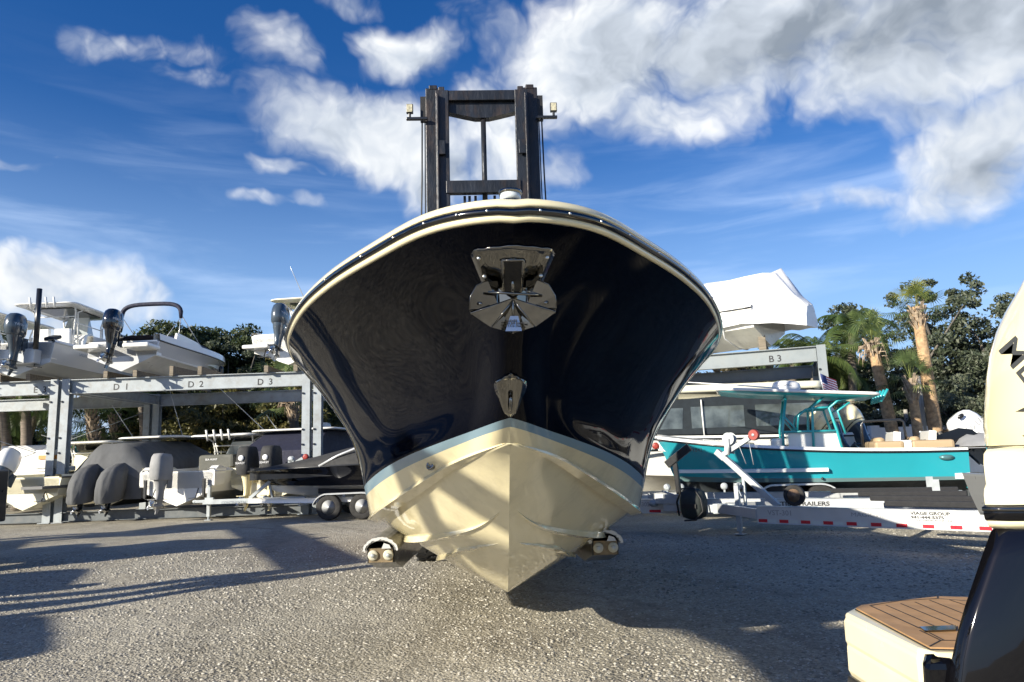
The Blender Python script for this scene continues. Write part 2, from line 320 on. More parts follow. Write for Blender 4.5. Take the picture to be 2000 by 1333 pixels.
# ---------------------------------------------------------------- ground
def ground_height(x, y):
    return 0.018 * math.sin(x * .9 + .4 * y) * math.sin(y * .7 + 1.3) + .010 * math.sin(2.3 * x + 1.1 * y + .5)
def build_ground():
    m = bpy.data.materials.new('crushed_shell_gravel'); m.use_nodes = True; nt = m.node_tree; L = nt.links; b = nt.nodes['Principled BSDF']
    b.inputs['Roughness'].default_value = .92; b.inputs['Specular IOR Level'].default_value = .25
    tc = nt.nodes.new('ShaderNodeTexCoord')
    def noise(s, d, r=.6):
        n = nt.nodes.new('ShaderNodeTexNoise'); n.inputs['Scale'].default_value = s; n.inputs['Detail'].default_value = d; n.inputs['Roughness'].default_value = r; L.new(tc.outputs['Object'], n.inputs['Vector']); return n.outputs[0]
    def voro(s, out='Distance'):
        n = nt.nodes.new('ShaderNodeTexVoronoi'); n.inputs['Scale'].default_value = s; L.new(tc.outputs['Object'], n.inputs['Vector']); return n.outputs[out]
    def ramp(v, stops):
        r = nt.nodes.new('ShaderNodeValToRGB'); L.new(v, r.inputs[0]); e = r.color_ramp.elements
        e[0].position, e[0].color = stops[0][0], (*stops[0][1], 1); e[1].position, e[1].color = stops[-1][0], (*stops[-1][1], 1)
        for p, c in stops[1:-1]: e.new(p).color = (*c, 1)
        return r.outputs[0]
    def mix(bt, f, a, c):
        n = nt.nodes.new('ShaderNodeMix'); n.data_type = 'RGBA'; n.blend_type = bt
        for i, v in ((0, f), (6, a), (7, c)):
            if isinstance(v, bpy.types.NodeSocket): L.new(v, n.inputs[i])
            else: n.inputs[i].default_value = v
        return n.outputs[2]
    def mth(op, a, c):
        n = nt.nodes.new('ShaderNodeMath'); n.operation = op
        for i, v in ((0, a), (1, c)):
            if isinstance(v, bpy.types.NodeSocket): L.new(v, n.inputs[i])
            else: n.inputs[i].default_value = v
        return n.outputs[0]
    big = ramp(noise(.35, 6), [(.3, (.275, .252, .20)), (.5, (.375, .348, .285)), (.7, (.475, .445, .37))])
    vc = voro(42, 'Color'); sepc = nt.nodes.new('ShaderNodeSeparateColor'); L.new(vc, sepc.inputs[0])
    st = ramp(sepc.outputs[0], [(0, (.72, .71, .69)), (.5, (.97, .97, .96)), (1, (1.25, 1.24, 1.21))])
    c = mix('MULTIPLY', 1.0, big, st)
    fine = ramp(noise(60, 8, .7), [(.3, (.82, .81, .80)), (.7, (1.15, 1.14, 1.12))]); c = mix('MULTIPLY', 1.0, c, fine)
    damp = ramp(noise(.8, 7, .65), [(.54, (0, 0, 0)), (.70, (1, 1, 1))]); c = mix('MIX', mth('MULTIPLY', damp, .35), c, (.19, .165, .125, 1))
    # compacted wheel tracks and a damp patch, broken up by noise
    sx = nt.nodes.new('ShaderNodeSeparateXYZ'); L.new(tc.outputs['Object'], sx.inputs[0])
    wob = mth('MULTIPLY', mth('SUBTRACT', noise(.55, 3), .5), 1.6)
    def band(slope, off, w):
        d_ = mth('ABSOLUTE', mth('ADD', mth('ADD', sx.outputs[0], mth('MULTIPLY', sx.outputs[1], slope)), mth('ADD', wob, off)), 0.0)
        mr = nt.nodes.new('ShaderNodeMapRange'); mr.interpolation_type = 'SMOOTHSTEP'; L.new(d_, mr.inputs[0]); mr.inputs[1].default_value = w; mr.inputs[2].default_value = w * .35; return mr.outputs[0]
    tr = None
    for sl_, of_, w_ in ((-.12, -.1, .22), (-.12, 1.6, .22), (.75, -7.0, .25), (.75, -8.8, .25), (.28, .9, .3)):
        b_ = band(sl_, of_, w_); tr = b_ if tr is None else mth('MAXIMUM', tr, b_)
    brk = ramp(noise(3.5, 6, .7), [(.38, (0, 0, 0)), (.62, (1, 1, 1))])
    c = mix('MIX', mth('MULTIPLY', mth('MULTIPLY', tr, brk), .75), c, (.215, .195, .155, 1))
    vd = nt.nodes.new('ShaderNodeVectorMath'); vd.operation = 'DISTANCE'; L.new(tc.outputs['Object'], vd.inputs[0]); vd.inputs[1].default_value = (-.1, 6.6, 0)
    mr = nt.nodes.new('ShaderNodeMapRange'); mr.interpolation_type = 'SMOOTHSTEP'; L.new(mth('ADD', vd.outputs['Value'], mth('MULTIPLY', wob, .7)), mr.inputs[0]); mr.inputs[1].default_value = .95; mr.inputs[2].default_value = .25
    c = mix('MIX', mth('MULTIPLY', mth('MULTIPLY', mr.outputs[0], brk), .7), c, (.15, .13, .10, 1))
    L.new(c, b.inputs['Base Color'])
    h = mth('ADD', mth('MULTIPLY', voro(42), -.6), mth('ADD', mth('MULTIPLY', noise(16, 8, .7), .9), mth('MULTIPLY', noise(2.2, 5), 3.0)))
    bp = nt.nodes.new('ShaderNodeBump'); bp.inputs['Strength'].default_value = 1.0; bp.inputs['Distance'].default_value = .020; L.new(h, bp.inputs['Height']); L.new(bp.outputs[0], b.inputs['Normal'])
    me = bpy.data.meshes.new('ground'); v = []; f = []
    xs = sorted(set([-3000, -800, -200, -80] + list(np.linspace(-40, 40, 161)) + [80, 200, 800, 3000])); ys = sorted(set([-3000, -400, -60] + list(np.linspace(-20, 50, 141)) + [90, 200, 800, 3000]))
    for y in ys:
        for x in xs:
            k = 1 if (abs(x) <= 40 and -20 <= y <= 50) else 0
            v.append((x, y, ground_height(x, y) * k))
    nx = len(xs)
    for j in range(len(ys) - 1):
        for i in range(nx - 1): f.append((j * nx + i, j * nx + i + 1, (j + 1) * nx + i + 1, (j + 1) * nx + i))
    me.from_pydata(v, [], f); me.materials.append(m); me.polygons.foreach_set('use_smooth', [True] * len(f))
    o = bpy.data.objects.new('ground', me); sc.collection.objects.link(o); tag(o, kind='structure')
    # loose stones lying on the surface near the camera
    rng = np.random.default_rng(5); n = 52000
    y = 4.2 + 9.5 * rng.random(n) ** 1.7; x = (rng.random(n) * 2 - 1) * (y * .76 + .3)
    keep = np.ones(n, bool)
    sz = .0050 + .0115 * rng.random(n) ** 2.4; sz *= np.where(y > 8, 1.35, 1.0)
    base = np.array([[1, 0, 0], [0, 1, 0], [-1, 0, 0], [0, -1, 0], [.5, .5, .62], [-.5, .45, .6], [-.45, -.5, .62], [.5, -.5, .55]], float)
    ang = rng.random(n) * 2 * np.pi; ca, sa = np.cos(ang), np.sin(ang)
    P = base[None] * (1 + .45 * (rng.random((n, 8, 3)) - .5)); sx = sz[:, None] * (1 + .5 * rng.random((n, 1)))
    X = P[:, :, 0] * sx; Y = P[:, :, 1] * sz[:, None]; Z = P[:, :, 2] * sz[:, None] * .85
    gx = X * ca[:, None] - Y * sa[:, None] + x[:, None]; gy = X * sa[:, None] + Y * ca[:, None] + y[:, None]
    gz = Z + (.018 * np.sin(x * .9 + .4 * y) * np.sin(y * .7 + 1.3) + .010 * np.sin(2.3 * x + 1.1 * y + .5))[:, None] - .0005
    co = np.stack([gx, gy, gz], -1).reshape(-1, 3)
    quads = np.array([[0, 1, 5, 4], [1, 2, 6, 5], [2, 3, 7, 6], [3, 0, 4, 7], [4, 5, 6, 7]])
    Fq = (quads[None] + (np.arange(n) * 8)[:, None, None]).reshape(-1, 4)
    me = bpy.data.meshes.new('gravel_stones'); me.vertices.add(len(co)); me.vertices.foreach_set('co', co.ravel())
    me.loops.add(Fq.size); me.loops.foreach_set('vertex_index', Fq.ravel().astype(np.int32)); me.polygons.add(len(Fq))
    me.polygons.foreach_set('loop_start', np.arange(0, Fq.size, 4, dtype=np.int32)); me.polygons.foreach_set('loop_total', np.full(len(Fq), 4, np.int32))
    at_ = me.attributes.new('tone', 'FLOAT', 'POINT'); at_.data.foreach_set('value', np.repeat(rng.random(n), 8).astype(np.float32)); me.update(); me.validate()
    sm = bpy.data.materials.new('stone'); sm.use_nodes = True; nt = sm.node_tree; b = nt.nodes['Principled BSDF']; b.inputs['Roughness'].default_value = .85
    a = nt.nodes.new('ShaderNodeAttribute'); a.attribute_name = 'tone'; r = nt.nodes.new('ShaderNodeValToRGB'); nt.links.new(a.outputs['Fac'], r.inputs[0]); e = r.color_ramp.elements
    e[0].color = (.17, .155, .125, 1); e[1].color = (.52, .49, .42, 1); e.new(.5).color = (.34, .315, .26, 1); nt.links.new(r.outputs[0], b.inputs['Base Color'])
    me.materials.append(sm); o = bpy.data.objects.new('gravel', me); sc.collection.objects.link(o)
    tag(o, 'loose pale crushed shell and stone chips scattered over the yard', 'gravel', kind='stuff')
build_ground()
# ---------------------------------------------------------------- the navy and cream boat on the forks
# local frame: x to the right of the picture, y aft, z up; origin below the bow tip. heights given relative to the eye (z - 1.55)
def main_boat():
    root = thing('center_console_boat', 'big glossy navy boat with cream bottom, held up on the forks', 'boat', (-0.012, 2.5, 0), R(1.65), tilt=(0, .014))
    YA = 8.3
    def crv(tab):   # tab rows: D, b, zrel
        D0 = tab[0][0] - 2.5
        t = [math.sqrt(max(0, r[0] - 2.5 - D0)) for r in tab]; fb = pchip(t, [r[1] for r in tab]); fz = pchip(t, [r[2] for r in tab])
        def g(u):
            y = D0 + (YA - D0) * u ** 1.7; tt = math.sqrt(max(0, y - D0)); return Vector((fb(tt), y, fz(tt) + CAM_H))
        g.D0 = D0
        def aty(y):
            tt = math.sqrt(max(0, y - D0)); return Vector((fb(tt), y, fz(tt) + CAM_H))
        g.aty = aty; return g
    S = crv(SHEER); F1 = crv(FL1); F2 = crv(FL2); B = crv(BOOT); C = crv(CHINE)
    K = [(2.5, .825), (2.95, .61), (3.4, .385), (3.75, .19), (4.1, -.04), (4.55, -.35), (5.05, -.665), (5.5, -.905), (6.0, -1.09), (6.6, -1.155), (7.5, -1.18), (10.8, -1.18)]
    fk = pchip([k[0] - 2.5 for k in K], [k[1] + CAM_H for k in K])
    D0k = CHINE[0][0] - 2.5
    def Kc(u):
        y = D0k + (YA - D0k) * u ** 1.7; return Vector((0, y, fk(y)))
    NU = 110
    def stem_fix(g, u):  # first point of every line lies on the stem
        p = g(u)
        if u == 0: p = Vector((0, g.D0, fk(g.D0)))
        return p
    # topsides: chine -> stripe -> flare -> sheer, catmull-rom across
    def across(ps, n_per):
        out = []; k = len(ps)
        for i in range(k - 1):
            p0 = ps[i - 1] if i > 0 else ps[i] * 2 - ps[i + 1]; p1 = ps[i]; p2 = ps[i + 1]; p3 = ps[i + 2] if i + 2 < k else ps[i + 1] * 2 - ps[i]
            for j in range(n_per):
                t = j / n_per; out.append(.5 * ((2 * p1) + (p2 - p0) * t + (2 * p0 - 5 * p1 + 4 * p2 - p3) * t * t + (3 * p1 - p0 - 3 * p2 + p3) * t ** 3))
        out.append(ps[-1]); return out
    rows = []
    for i in range(NU + 1):
        u = i / NU
        c, b, f2, f1, s = [stem_fix(g, u) for g in (C, B, F2, F1, S)]
        L_ = (c - b); b2 = b + L_ * min(.9, .082 / max(L_.length, .01)); mid = (b2 + c) / 2
        r = [c, mid, b2]
        up = across([b2 + (b - b2) * 0, b, f2, f1, s], 7)
        # keep the stripe band straight: first segment linear
        up = [b2, b] + across([b2, b, f2, f1, s], 7)[8:]
        rows.append(r[:-1] + up)
    nb = len(rows[0])
    hull = MB()
    for sg in (-1, 1):
        rr = [[(sg * p.x, p.y, p.z) for p in r] for r in rows]
        hull.loft(rr, closed=False, caps=False, mf=lambda i, j: 1 if j == 2 else (2 if j < 2 else 0))
        # bottom: keel -> inner chine (slightly convex), chine flat
        br = []
        for i in range(NU + 1):
            u = i / NU; k = Kc(u); c = stem_fix(C, u); w = min(.10, c.x * .13); ci = Vector((c.x - w, c.y, c.z - .012 - .1 * w))
            line = []
            for q in range(9):
                t = q / 8; p = k.lerp(ci, t); bulge = math.sin(math.pi * t) * .028 * min(1, c.x); p = p + Vector((bulge * .45, 0, -bulge)); line.append(p)
            line.append(c); br.append([(sg * p.x, p.y, p.z) for p in line])
        hull.loft(br, mi=2, closed=False, caps=False)
    # flat smooth shading across the crisp chine comes from unmerged strips
    hull.build('hull', [NAVY, STRIPE, CREAMD], root)
    # transom
    tr = MB(); last = rows[-1]; tr.add([(p.x, p.y, p.z) for p in last] + [(0, YA, fk(YA))] + [(-p.x, p.y, p.z) for p in last[::-1]], [tuple(range(2 * nb + 1))]); tr.build('transom', [NAVY], root)
    # strakes
    for (tab, wmax) in ((((4.6, .14), (5.0, .37), (5.4, .55), (5.9, .68), (6.5, .76), (10.5, .8)), .075), (((5.0, .12), (5.3, .32), (5.7, .46), (6.5, .5), (10.5, .5)), .07)):
        ff = pchip([a - 2.5 for a, _ in tab], [b_ for _, b_ in tab])
        for sg in (-1, 1):
            mb = MB(); rings = []
            y0 = tab[0][0] - 2.5
            for i in range(61):
                y = y0 + (8.0 - y0) * (i / 60) ** 1.3; k = Vector((0, y, fk(y))); cc = C.aty(y); w = min(.1, cc.x * .13); ci = Vector((cc.x - w, y, cc.z - .012 - .1 * w))
                t = ff(y); p = k.lerp(ci, t); bul = math.sin(math.pi * t) * .028 * min(1, cc.x); p += Vector((bul * .45, 0, -bul))
                g = min(1, (i / 60) * 3.2) ** .8; w_ = wmax * g + .001
                d = (ci - k).normalized(); n = Vector((d.z, 0, -d.x))
                a = p - d * w_ * .4 - n * .004; bq = p + d * w_ * .75 - n * .004; tip = p + d * w_ * .6 + n * w_ * .62
                rings.append([(sg * q.x, q.y, q.z) for q in (a, tip, bq)])
            mb.loft(rings, smooth=False); mb.build('spray_strake', [CREAMD], root, bevel=.004)
    for sg in (-1, 1):   # chine flat: a hard spray rail along the chine line
        mb = MB(); rings = []
        for i in range(1, 91):
            c = stem_fix(C, i / 90); g = min(1, i / 34) ** .9
            rings.append([(sg * (c.x + .004), c.y, c.z + .030 * g), (sg * (c.x + .030 * g), c.y - .006, c.z - .022 * g), (sg * (c.x - .065 * g), c.y, c.z - .040 * g), (sg * (c.x - .085 * g), c.y, c.z - .010 * g)])
        mb.loft(rings, smooth=False); mb.build('chine_rail', [CREAMD], root, bevel=.003)
    # gunwale: cream lip under the rail, steel rail, cream cap above
    def off(u, o, dz):
        p = S(u) if u > 0 else Vector((0, 0, fk(0))); e = 1e-3
        q = S(min(1, u + .004)) if u < 1 else S(u); pq = S(max(0, u - .004)) if u > .004 else Vector((-S(.004).x, S(.004).y, 0))
        t = (q - pq); t.z = 0; t.normalize(); n = Vector((t.y, -t.x, 0))
        return Vector((p.x + n.x * o, p.y + n.y * o, p.z + dz))
    def ringset(prof):   # prof: list of (outward, up)
        R_ = []
        us = [i / 90 for i in range(90, 0, -1)]
        for u in us: R_.append([(-q.x, q.y, q.z) for q in (off(u, a, b_) for a, b_ in prof)])
        R_.append([(0, -a + 0.0, fk(0) + b_) for a, b_ in prof])
        for u in us[::-1]: R_.append([(q.x, q.y, q.z) for q in (off(u, a, b_) for a, b_ in prof)])
        return R_
    lip = MB().loft(ringset([(-.03, .004), (.006, .004), (.014, .010), (.016, .026), (-.03, .03)])); lip.build('gunwale_lip', [CREAM], root)
    rub = MB().loft(ringset([(.0, .024), (.018, .024), (.028, .029), (.032, .038), (.028, .048), (.018, .053), (0, .060)])); rb = rub.build('rub_rail', [mat('dark_rail', (.11, .11, .11), .08, metal=1.0)], root)
    for u in [.02, .05, .09, .14, .2, .27, .34, .42]:
        for sg in (-1, 1):
            scw = MB(); q = off(u, .032, .038); scw.ball((sg * q.x, q.y, q.z), (.006, .006, .006), 8); scw.build('screw', [STEEL2], rb)
    cap = MB().loft(ringset([(-.02, .058), (.020, .058), (.020, .068), (.008, .088), (-.02, .100), (-.08, .108), (-.30, .112), (-.30, .07), (-.05, .05)])); cap.build('gunwale_cap', [CREAM], root)
    # foredeck
    dk = MB(); n = 40; rr = []
    for i in range(n + 1):
        u = .012 + .6 * i / n; q = off(u, -.25, .108); rr.append([(-q.x, q.y, q.z), (-q.x * .5, q.y, q.z + .035), (0, q.y, q.z + .045), (q.x * .5, q.y, q.z + .035), (q.x, q.y, q.z)])
    dk.loft(rr, closed=False, caps=False); dk.build('foredeck', [CREAM], root)
    # coaming seen above the deck on the port side
    cm = MB(); cm.ball((-.78, 2.0, CAM_H + .93), (.16, .55, .07), 20); cm.build('bow_cushion', [WHITE], root)
    # bow light: steel ring with lens on a cream pod
    zt = fk(0) + .12
    bl = MB(); T = Matrix.Translation((-.005, .20, zt - .02)); bl.lathe([(.075, 0), (.072, .02), (.055, .045), (.05, .05)], 24, 0, T); bl.build('light_pod', [CREAM], root)
    l2 = MB(); l2.lathe([(.045, .05), (.047, .056), (.036, .06), (.036, .088), (.047, .09), (.045, .10), (.02, .104)], 24, 0, T)
    lo = l2.build('bow_light', [STEEL], root)
    for a in range(5):
        pass
    gl = MB(); gl.lathe([(.040, .061), (.042, .075), (.040, .087)], 24, 0, T); gl.build('lens', [CLEAR], lo)
    # -- stem fittings. helper: frame on the stem at height zrel
    def stem_at(zrel):
        lo_, hi = 0.0, 4.0
        for _ in range(40):
            m_ = (lo_ + hi) / 2
            if fk(m_) > zrel + CAM_H: lo_ = m_
            else: hi = m_
        return Vector((0, lo_, fk(lo_)))
    # anchor pocket plate: bent over the stem, cut-out in the middle
    def hull_pt(x, z):   # surface point near the stem at half breadth |x| and height z
        best = None
        for r in rows[:60]:
            for j in range(2, nb - 1):
                a, b_ = r[j], r[j + 1]
                if (a.z - z) * (b_.z - z) <= 0 and abs(a.z - b_.z) > 1e-6:
                    t = (z - a.z) / (b_.z - a.z); p = a.lerp(b_, t); e = abs(p.x - abs(x))
                    if best is None or e < best[0]: best = (e, p)
        p = best[1]; return Vector((math.copysign(abs(x), x), p.y, z))
    zt_, zb_ = CAM_H + .772, CAM_H + .655
    pl = MB(); rows_ = []
    nz = 14
    for i in range(nz + 1):
        t = i / nz; z = zt_ + (zb_ - zt_) * t; w = .168 - .062 * t
        if i == 0: w = .150
        row = []
        for q in range(-8, 9):
            p = hull_pt(w * q / 8, z); row.append(Vector((p.x, p.y - .014, p.z)))
        rows_.append(row)
    fs = []; vs = [tuple(p) for r in rows_ for p in r]
    for i in range(nz):
        for j in range(16):
            if 6 <= j <= 9 and i >= 4: continue
            fs.append((i * 17 + j, i * 17 + j + 1, (i + 1) * 17 + j + 1, (i + 1) * 17 + j))
    pl.add(vs, fs, 0, True); po = pl.build('anchor_plate', [STEEL], root)
    so = po.modifiers.new('thick', 'SOLIDIFY'); so.thickness = .008; so.offset = 1
    # slot: dark recess and its steel cheeks
    rc = MB()
    yc = hull_pt(0, zt_ - .06).y
    for sx in (-1, 1):
        x = sx * .040; q0 = hull_pt(x, zt_ - .034); q1 = hull_pt(x, zb_)
        rc.tube([(x, q0.y - .018, q0.z), ((x + sx * -.004), q1.y - .018, q1.z)], .006, 8, 0)
    rc.tube([(-.04, hull_pt(.04, zt_ - .034).y - .018, zt_ - .034), (.04, hull_pt(.04, zt_ - .034).y - .018, zt_ - .034)], .006, 8, 0)
    rc.build('slot_frame', [STEEL], po)
    q0 = hull_pt(0, zt_ - .036); q1 = hull_pt(0, zb_)
    bx = MB(); bx.add([(-.036, q0.y - .010, q0.z), (.036, q0.y - .010, q0.z), (.034, q1.y - .012, q1.z), (-.034, q1.y - .012, q1.z)], [(0, 1, 2, 3)]); bx.build('slot_recess', [BLACK], po)
    for sx in (-1, 1):
        for (fx, dz) in ((.132, -.022), (.112, -.070)):
            sw = MB(); p = hull_pt(sx * fx, zt_ + dz); sw.lathe([(.008, 0), (.008, .003), (.004, .005)], 12, 0, frame((p.x, p.y - .024, p.z), (1, 0, 0), (0, 0, 1)))
            sw.build('screw', [STEEL2], po)
    # anchor: two scoop flukes meeting on a central spine, shank up into the slot, cross bar
    A0 = hull_pt(0, CAM_H + .655); A = Vector((0, A0.y - .05, CAM_H + .625))
    an = MB()
    def fl(sx):
        top = A + Vector((0, 0, -.012)); out = []
        cpts = [(.060, .02, .042), (.100, -.005, .066), (.145, -.012, .045), (.170, -.01, .0), (.176, .0, -.045), (.170, .012, -.066)]
        tip = A + Vector((0, .055, -.140))
        rim = [top] + [A + Vector((sx * a, b_ + .01, c)) for a, b_, c in cpts] + [A + Vector((sx * .085, .035, -.118)), tip]
        cen = A + Vector((sx * .05, .035, -.045))
        mb = [tuple(p) for p in rim] + [tuple(cen)]
        k = len(rim); return mb, [(i, i + 1, k) for i in range(k - 1)] + [(k - 1, 0, k)]
    for sx in (-1, 1):
        v_, f_ = fl(sx); an.add(v_, f_, 0, False)
    # raised ribs from hub to rim
    ao = an.build('anchor', [STEEL], root)
    so = ao.modifiers.new('thick', 'SOLIDIFY'); so.thickness = .007; so.offset = 0
    rb_ = MB()
    hub = A + Vector((0, -.004, -.012))
    for sx in (-1, 1):
        rb_.add([tuple(hub + Vector((0, -.012, 0))), tuple(A + Vector((sx * .168, .0, -.068))), tuple(A + Vector((sx * .09, .02, -.12))), tuple(hub + Vector((sx * .01, .03, -.04)))], [(0, 1, 2), (0, 2, 3)], 0, False)
        rb_.tube([hub, A + Vector((sx * .170, -.004, -.066))], [.006, .003], 6)
        rb_.tube([hub, A + Vector((sx * .08, .012, -.118))], [.006, .003], 6)
        rb_.ball(A + Vector((sx * .13, -.012, -.03)), .008, 8)
        rb_.tube([A + Vector((sx * .172, -.002, -.05)), A + Vector((sx * .17, -.006, .0)), A + Vector((sx * .145, -.008, .046)), A + Vector((sx * .10, -.002, .068))], .0022, 6)
    rb_.tube([A + Vector((0, -.015, .0)), A + Vector((0, -.01, .12))], [.007, .006], 8); rb_.ball(A + Vector((0, -.012, .10)), (.01, .01, .015), 8)
    rb_.tube([A + Vector((0, -.004, -.01)), A + Vector((0, .06, -.140))], [.007, .004], 8)
    rb_.build('shank', [STEEL], ao)
    cb = MB(); cb.tube([A + Vector((-.098, -.035, .012)), A + Vector((0, -.045, .002)), A + Vector((.100, -.035, -.002))], .0055, 8)
    cb.tube([A + Vector((.045, -.02, .022)), A + Vector((.100, -.035, -.001))], .004, 8); cb.build('cross_bar', [STEEL], ao)
    pz = A + Vector((0, .020, -.112)); T = frame((pz.x, pz.y - .022, pz.z), (1, 0, 0), (0, .18, 1))
    tp = MB(); tp.add([(-.033, -.030, 0), (.033, -.030, 0), (.02, .034, 0), (-.012, .034, 0)], [(0, 1, 2, 3)], 0, False, T); tp.build('maker_plate', [STEEL2], ao)
    text('ANCHOR\n275 OFF SHORE\nS S 316 / 35LB', .0105, INK, ao, frame((pz.x - .030, pz.y - .0245, pz.z + .010), (1, 0, 0), (0, .18, 1)))
    # bow eye plate
    e0 = MB(); vs = []; ws = [(.385, .0), (.383, .040), (.375, .078), (.36, .082), (.33, .075), (.28, .058), (.235, .042), (.21, .030), (.195, .008)]
    rws = []
    for (zr, w) in ws:
        rws.append([])
        for q in (-1, -.7, -.4, -.15, 0, .15, .4, .7, 1):
            zz = CAM_H + zr - .022 * abs(q) * (1 if zr > .3 else 0); p = hull_pt(w * q, zz) if abs(w * q) > .002 else Vector((0, stem_at(zz - CAM_H).y, zz)); rws[-1].append((p.x, p.y - .013, p.z))
    e0.loft(rws, closed=False, caps=False); eo = e0.build('bow_eye_plate', [STEEL], root); so = eo.modifiers.new('thick', 'SOLIDIFY'); so.thickness = .006; so.offset = 1
    e1 = MB(); p = stem_at(.28); q = stem_at(.225)
    e1.tube([(0, p.y, p.z), (0, p.y - .05, p.z - .002), (0, q.y - .055, q.z), (0, q.y, q.z)], .008, 10); e1.build('bow_eye', [STEEL], eo)
    # through-hull fitting (port side)
    best = None
    for r in rows:
        for j in (1, 0):
            p = r[j]
            a = abs(p.x - .50) + abs(p.z - (CAM_H - .02)) * .5
            if best is None or a < best[0]: best = (a, p)
    p = best[1]; T = frame((-p.x, p.y - .01, p.z), (1, -.7, 0), (.3, .2, 1))
    th = MB(); th.lathe([(.030, -.01), (.032, .006), (.026, .014), (.018, .012), (.016, -.004), (.001, -.005)], 20, 0, T); th.build('through_hull_fitting', [STEEL], root)
    return root
SHEER = [(2.5, 0, .83), (2.6, .27, .832), (2.95, .56, .824), (3.4, .86, .81), (3.8, 1.08, .79), (4.3, 1.29, .766), (4.8, 1.45, .746), (5.4, 1.56, .70), (6.2, 1.62, .66), (8, 1.63, .6), (10.8, 1.55, .58)]
FL1 = [(2.95, 0, .61), (3.2, .19, .60), (3.6, .42, .57), (4.0, .63, .545), (4.5, .90, .51), (5.2, 1.22, .47), (6.0, 1.45, .44), (8, 1.57, .40), (10.8, 1.5, .38)]
FL2 = [(3.4, 0, .385), (3.7, .16, .345), (4.1, .36, .29), (4.6, .62, .235), (5.2, .94, .195), (6.2, 1.30, .14), (8, 1.44, .08), (10.8, 1.4, .05)]
BOOT = [(3.75, 0, .19), (4.05, .21, .135), (4.35, .41, .08), (4.85, .68, 0), (5.4, .93, -.10), (6.2, 1.19, -.25), (7.2, 1.28, -.33), (8, 1.30, -.36), (10.8, 1.28, -.38)]
CHINE = [(3.95, 0, .07), (4.4, .31, -.03), (5.1, .64, -.20), (5.8, .96, -.385), (6.4, 1.17, -.515), (7.2, 1.26, -.58), (8.2, 1.28, -.62), (10.8, 1.26, -.64)]
BOAT = main_boat()

# ---------------------------------------------------------------- forklift
def wheel_parts(parent, c, r, w, axis='x', rim=.55, treads=20, name='wheel', rimmat=None, mats=None):
    T = Matrix.Translation(c) @ (Matrix.Rotation(R(90), 4, 'Y') if axis == 'x' else Matrix.Rotation(R(90), 4, 'X'))
    t = MB(); t.lathe([(r * rim, -w * .42), (r * .9, -w * .5), (r * .97, -w * .42), (r, -w * .3), (r, w * .3), (r * .97, w * .42), (r * .9, w * .5), (r * rim, w * .42), (r * rim, -w * .42)], 40, 0, T, caps=False)
    if treads:
        for i in range(treads):
            for sg in (-1, 1):
                a = 2 * math.pi * (i + (.5 if sg > 0 else 0)) / treads
                Tt = T @ Matrix.Rotation(a, 4, 'Z') @ Matrix.Translation((r, 0, sg * w * .2)) @ Matrix.Rotation(sg * .5, 4, 'X')
                t.box(-.005, r * .035, -r * .07, r * .07, -w * .24, w * .24, 0, Tt)
    o = t.build('tyre', [TYRE], parent)
    h = MB(); h.lathe([(r * rim * 1.0, -w * .38), (r * rim * .93, -w * .36), (r * rim * .86, -w * .2), (r * rim * .5, -w * .08), (.05, -w * .12), (.05, w * .12), (r * rim * .5, w * .08), (r * rim * .86, w * .2), (r * rim * .93, w * .36), (r * rim, w * .38)], 30, 0, T)
    for i in range(6):
        a = i * math.pi / 3
        for sg in (-1, 1): h.lathe([(.018, 0), (.018, .02)], 8, 1, T @ Matrix.Translation((math.cos(a) * r * rim * .33, math.sin(a) * r * rim * .33, sg * w * .12 - (.02 if sg < 0 else 0))))
    h.build('rim', [rimmat or GALV, BLACK], o); return o
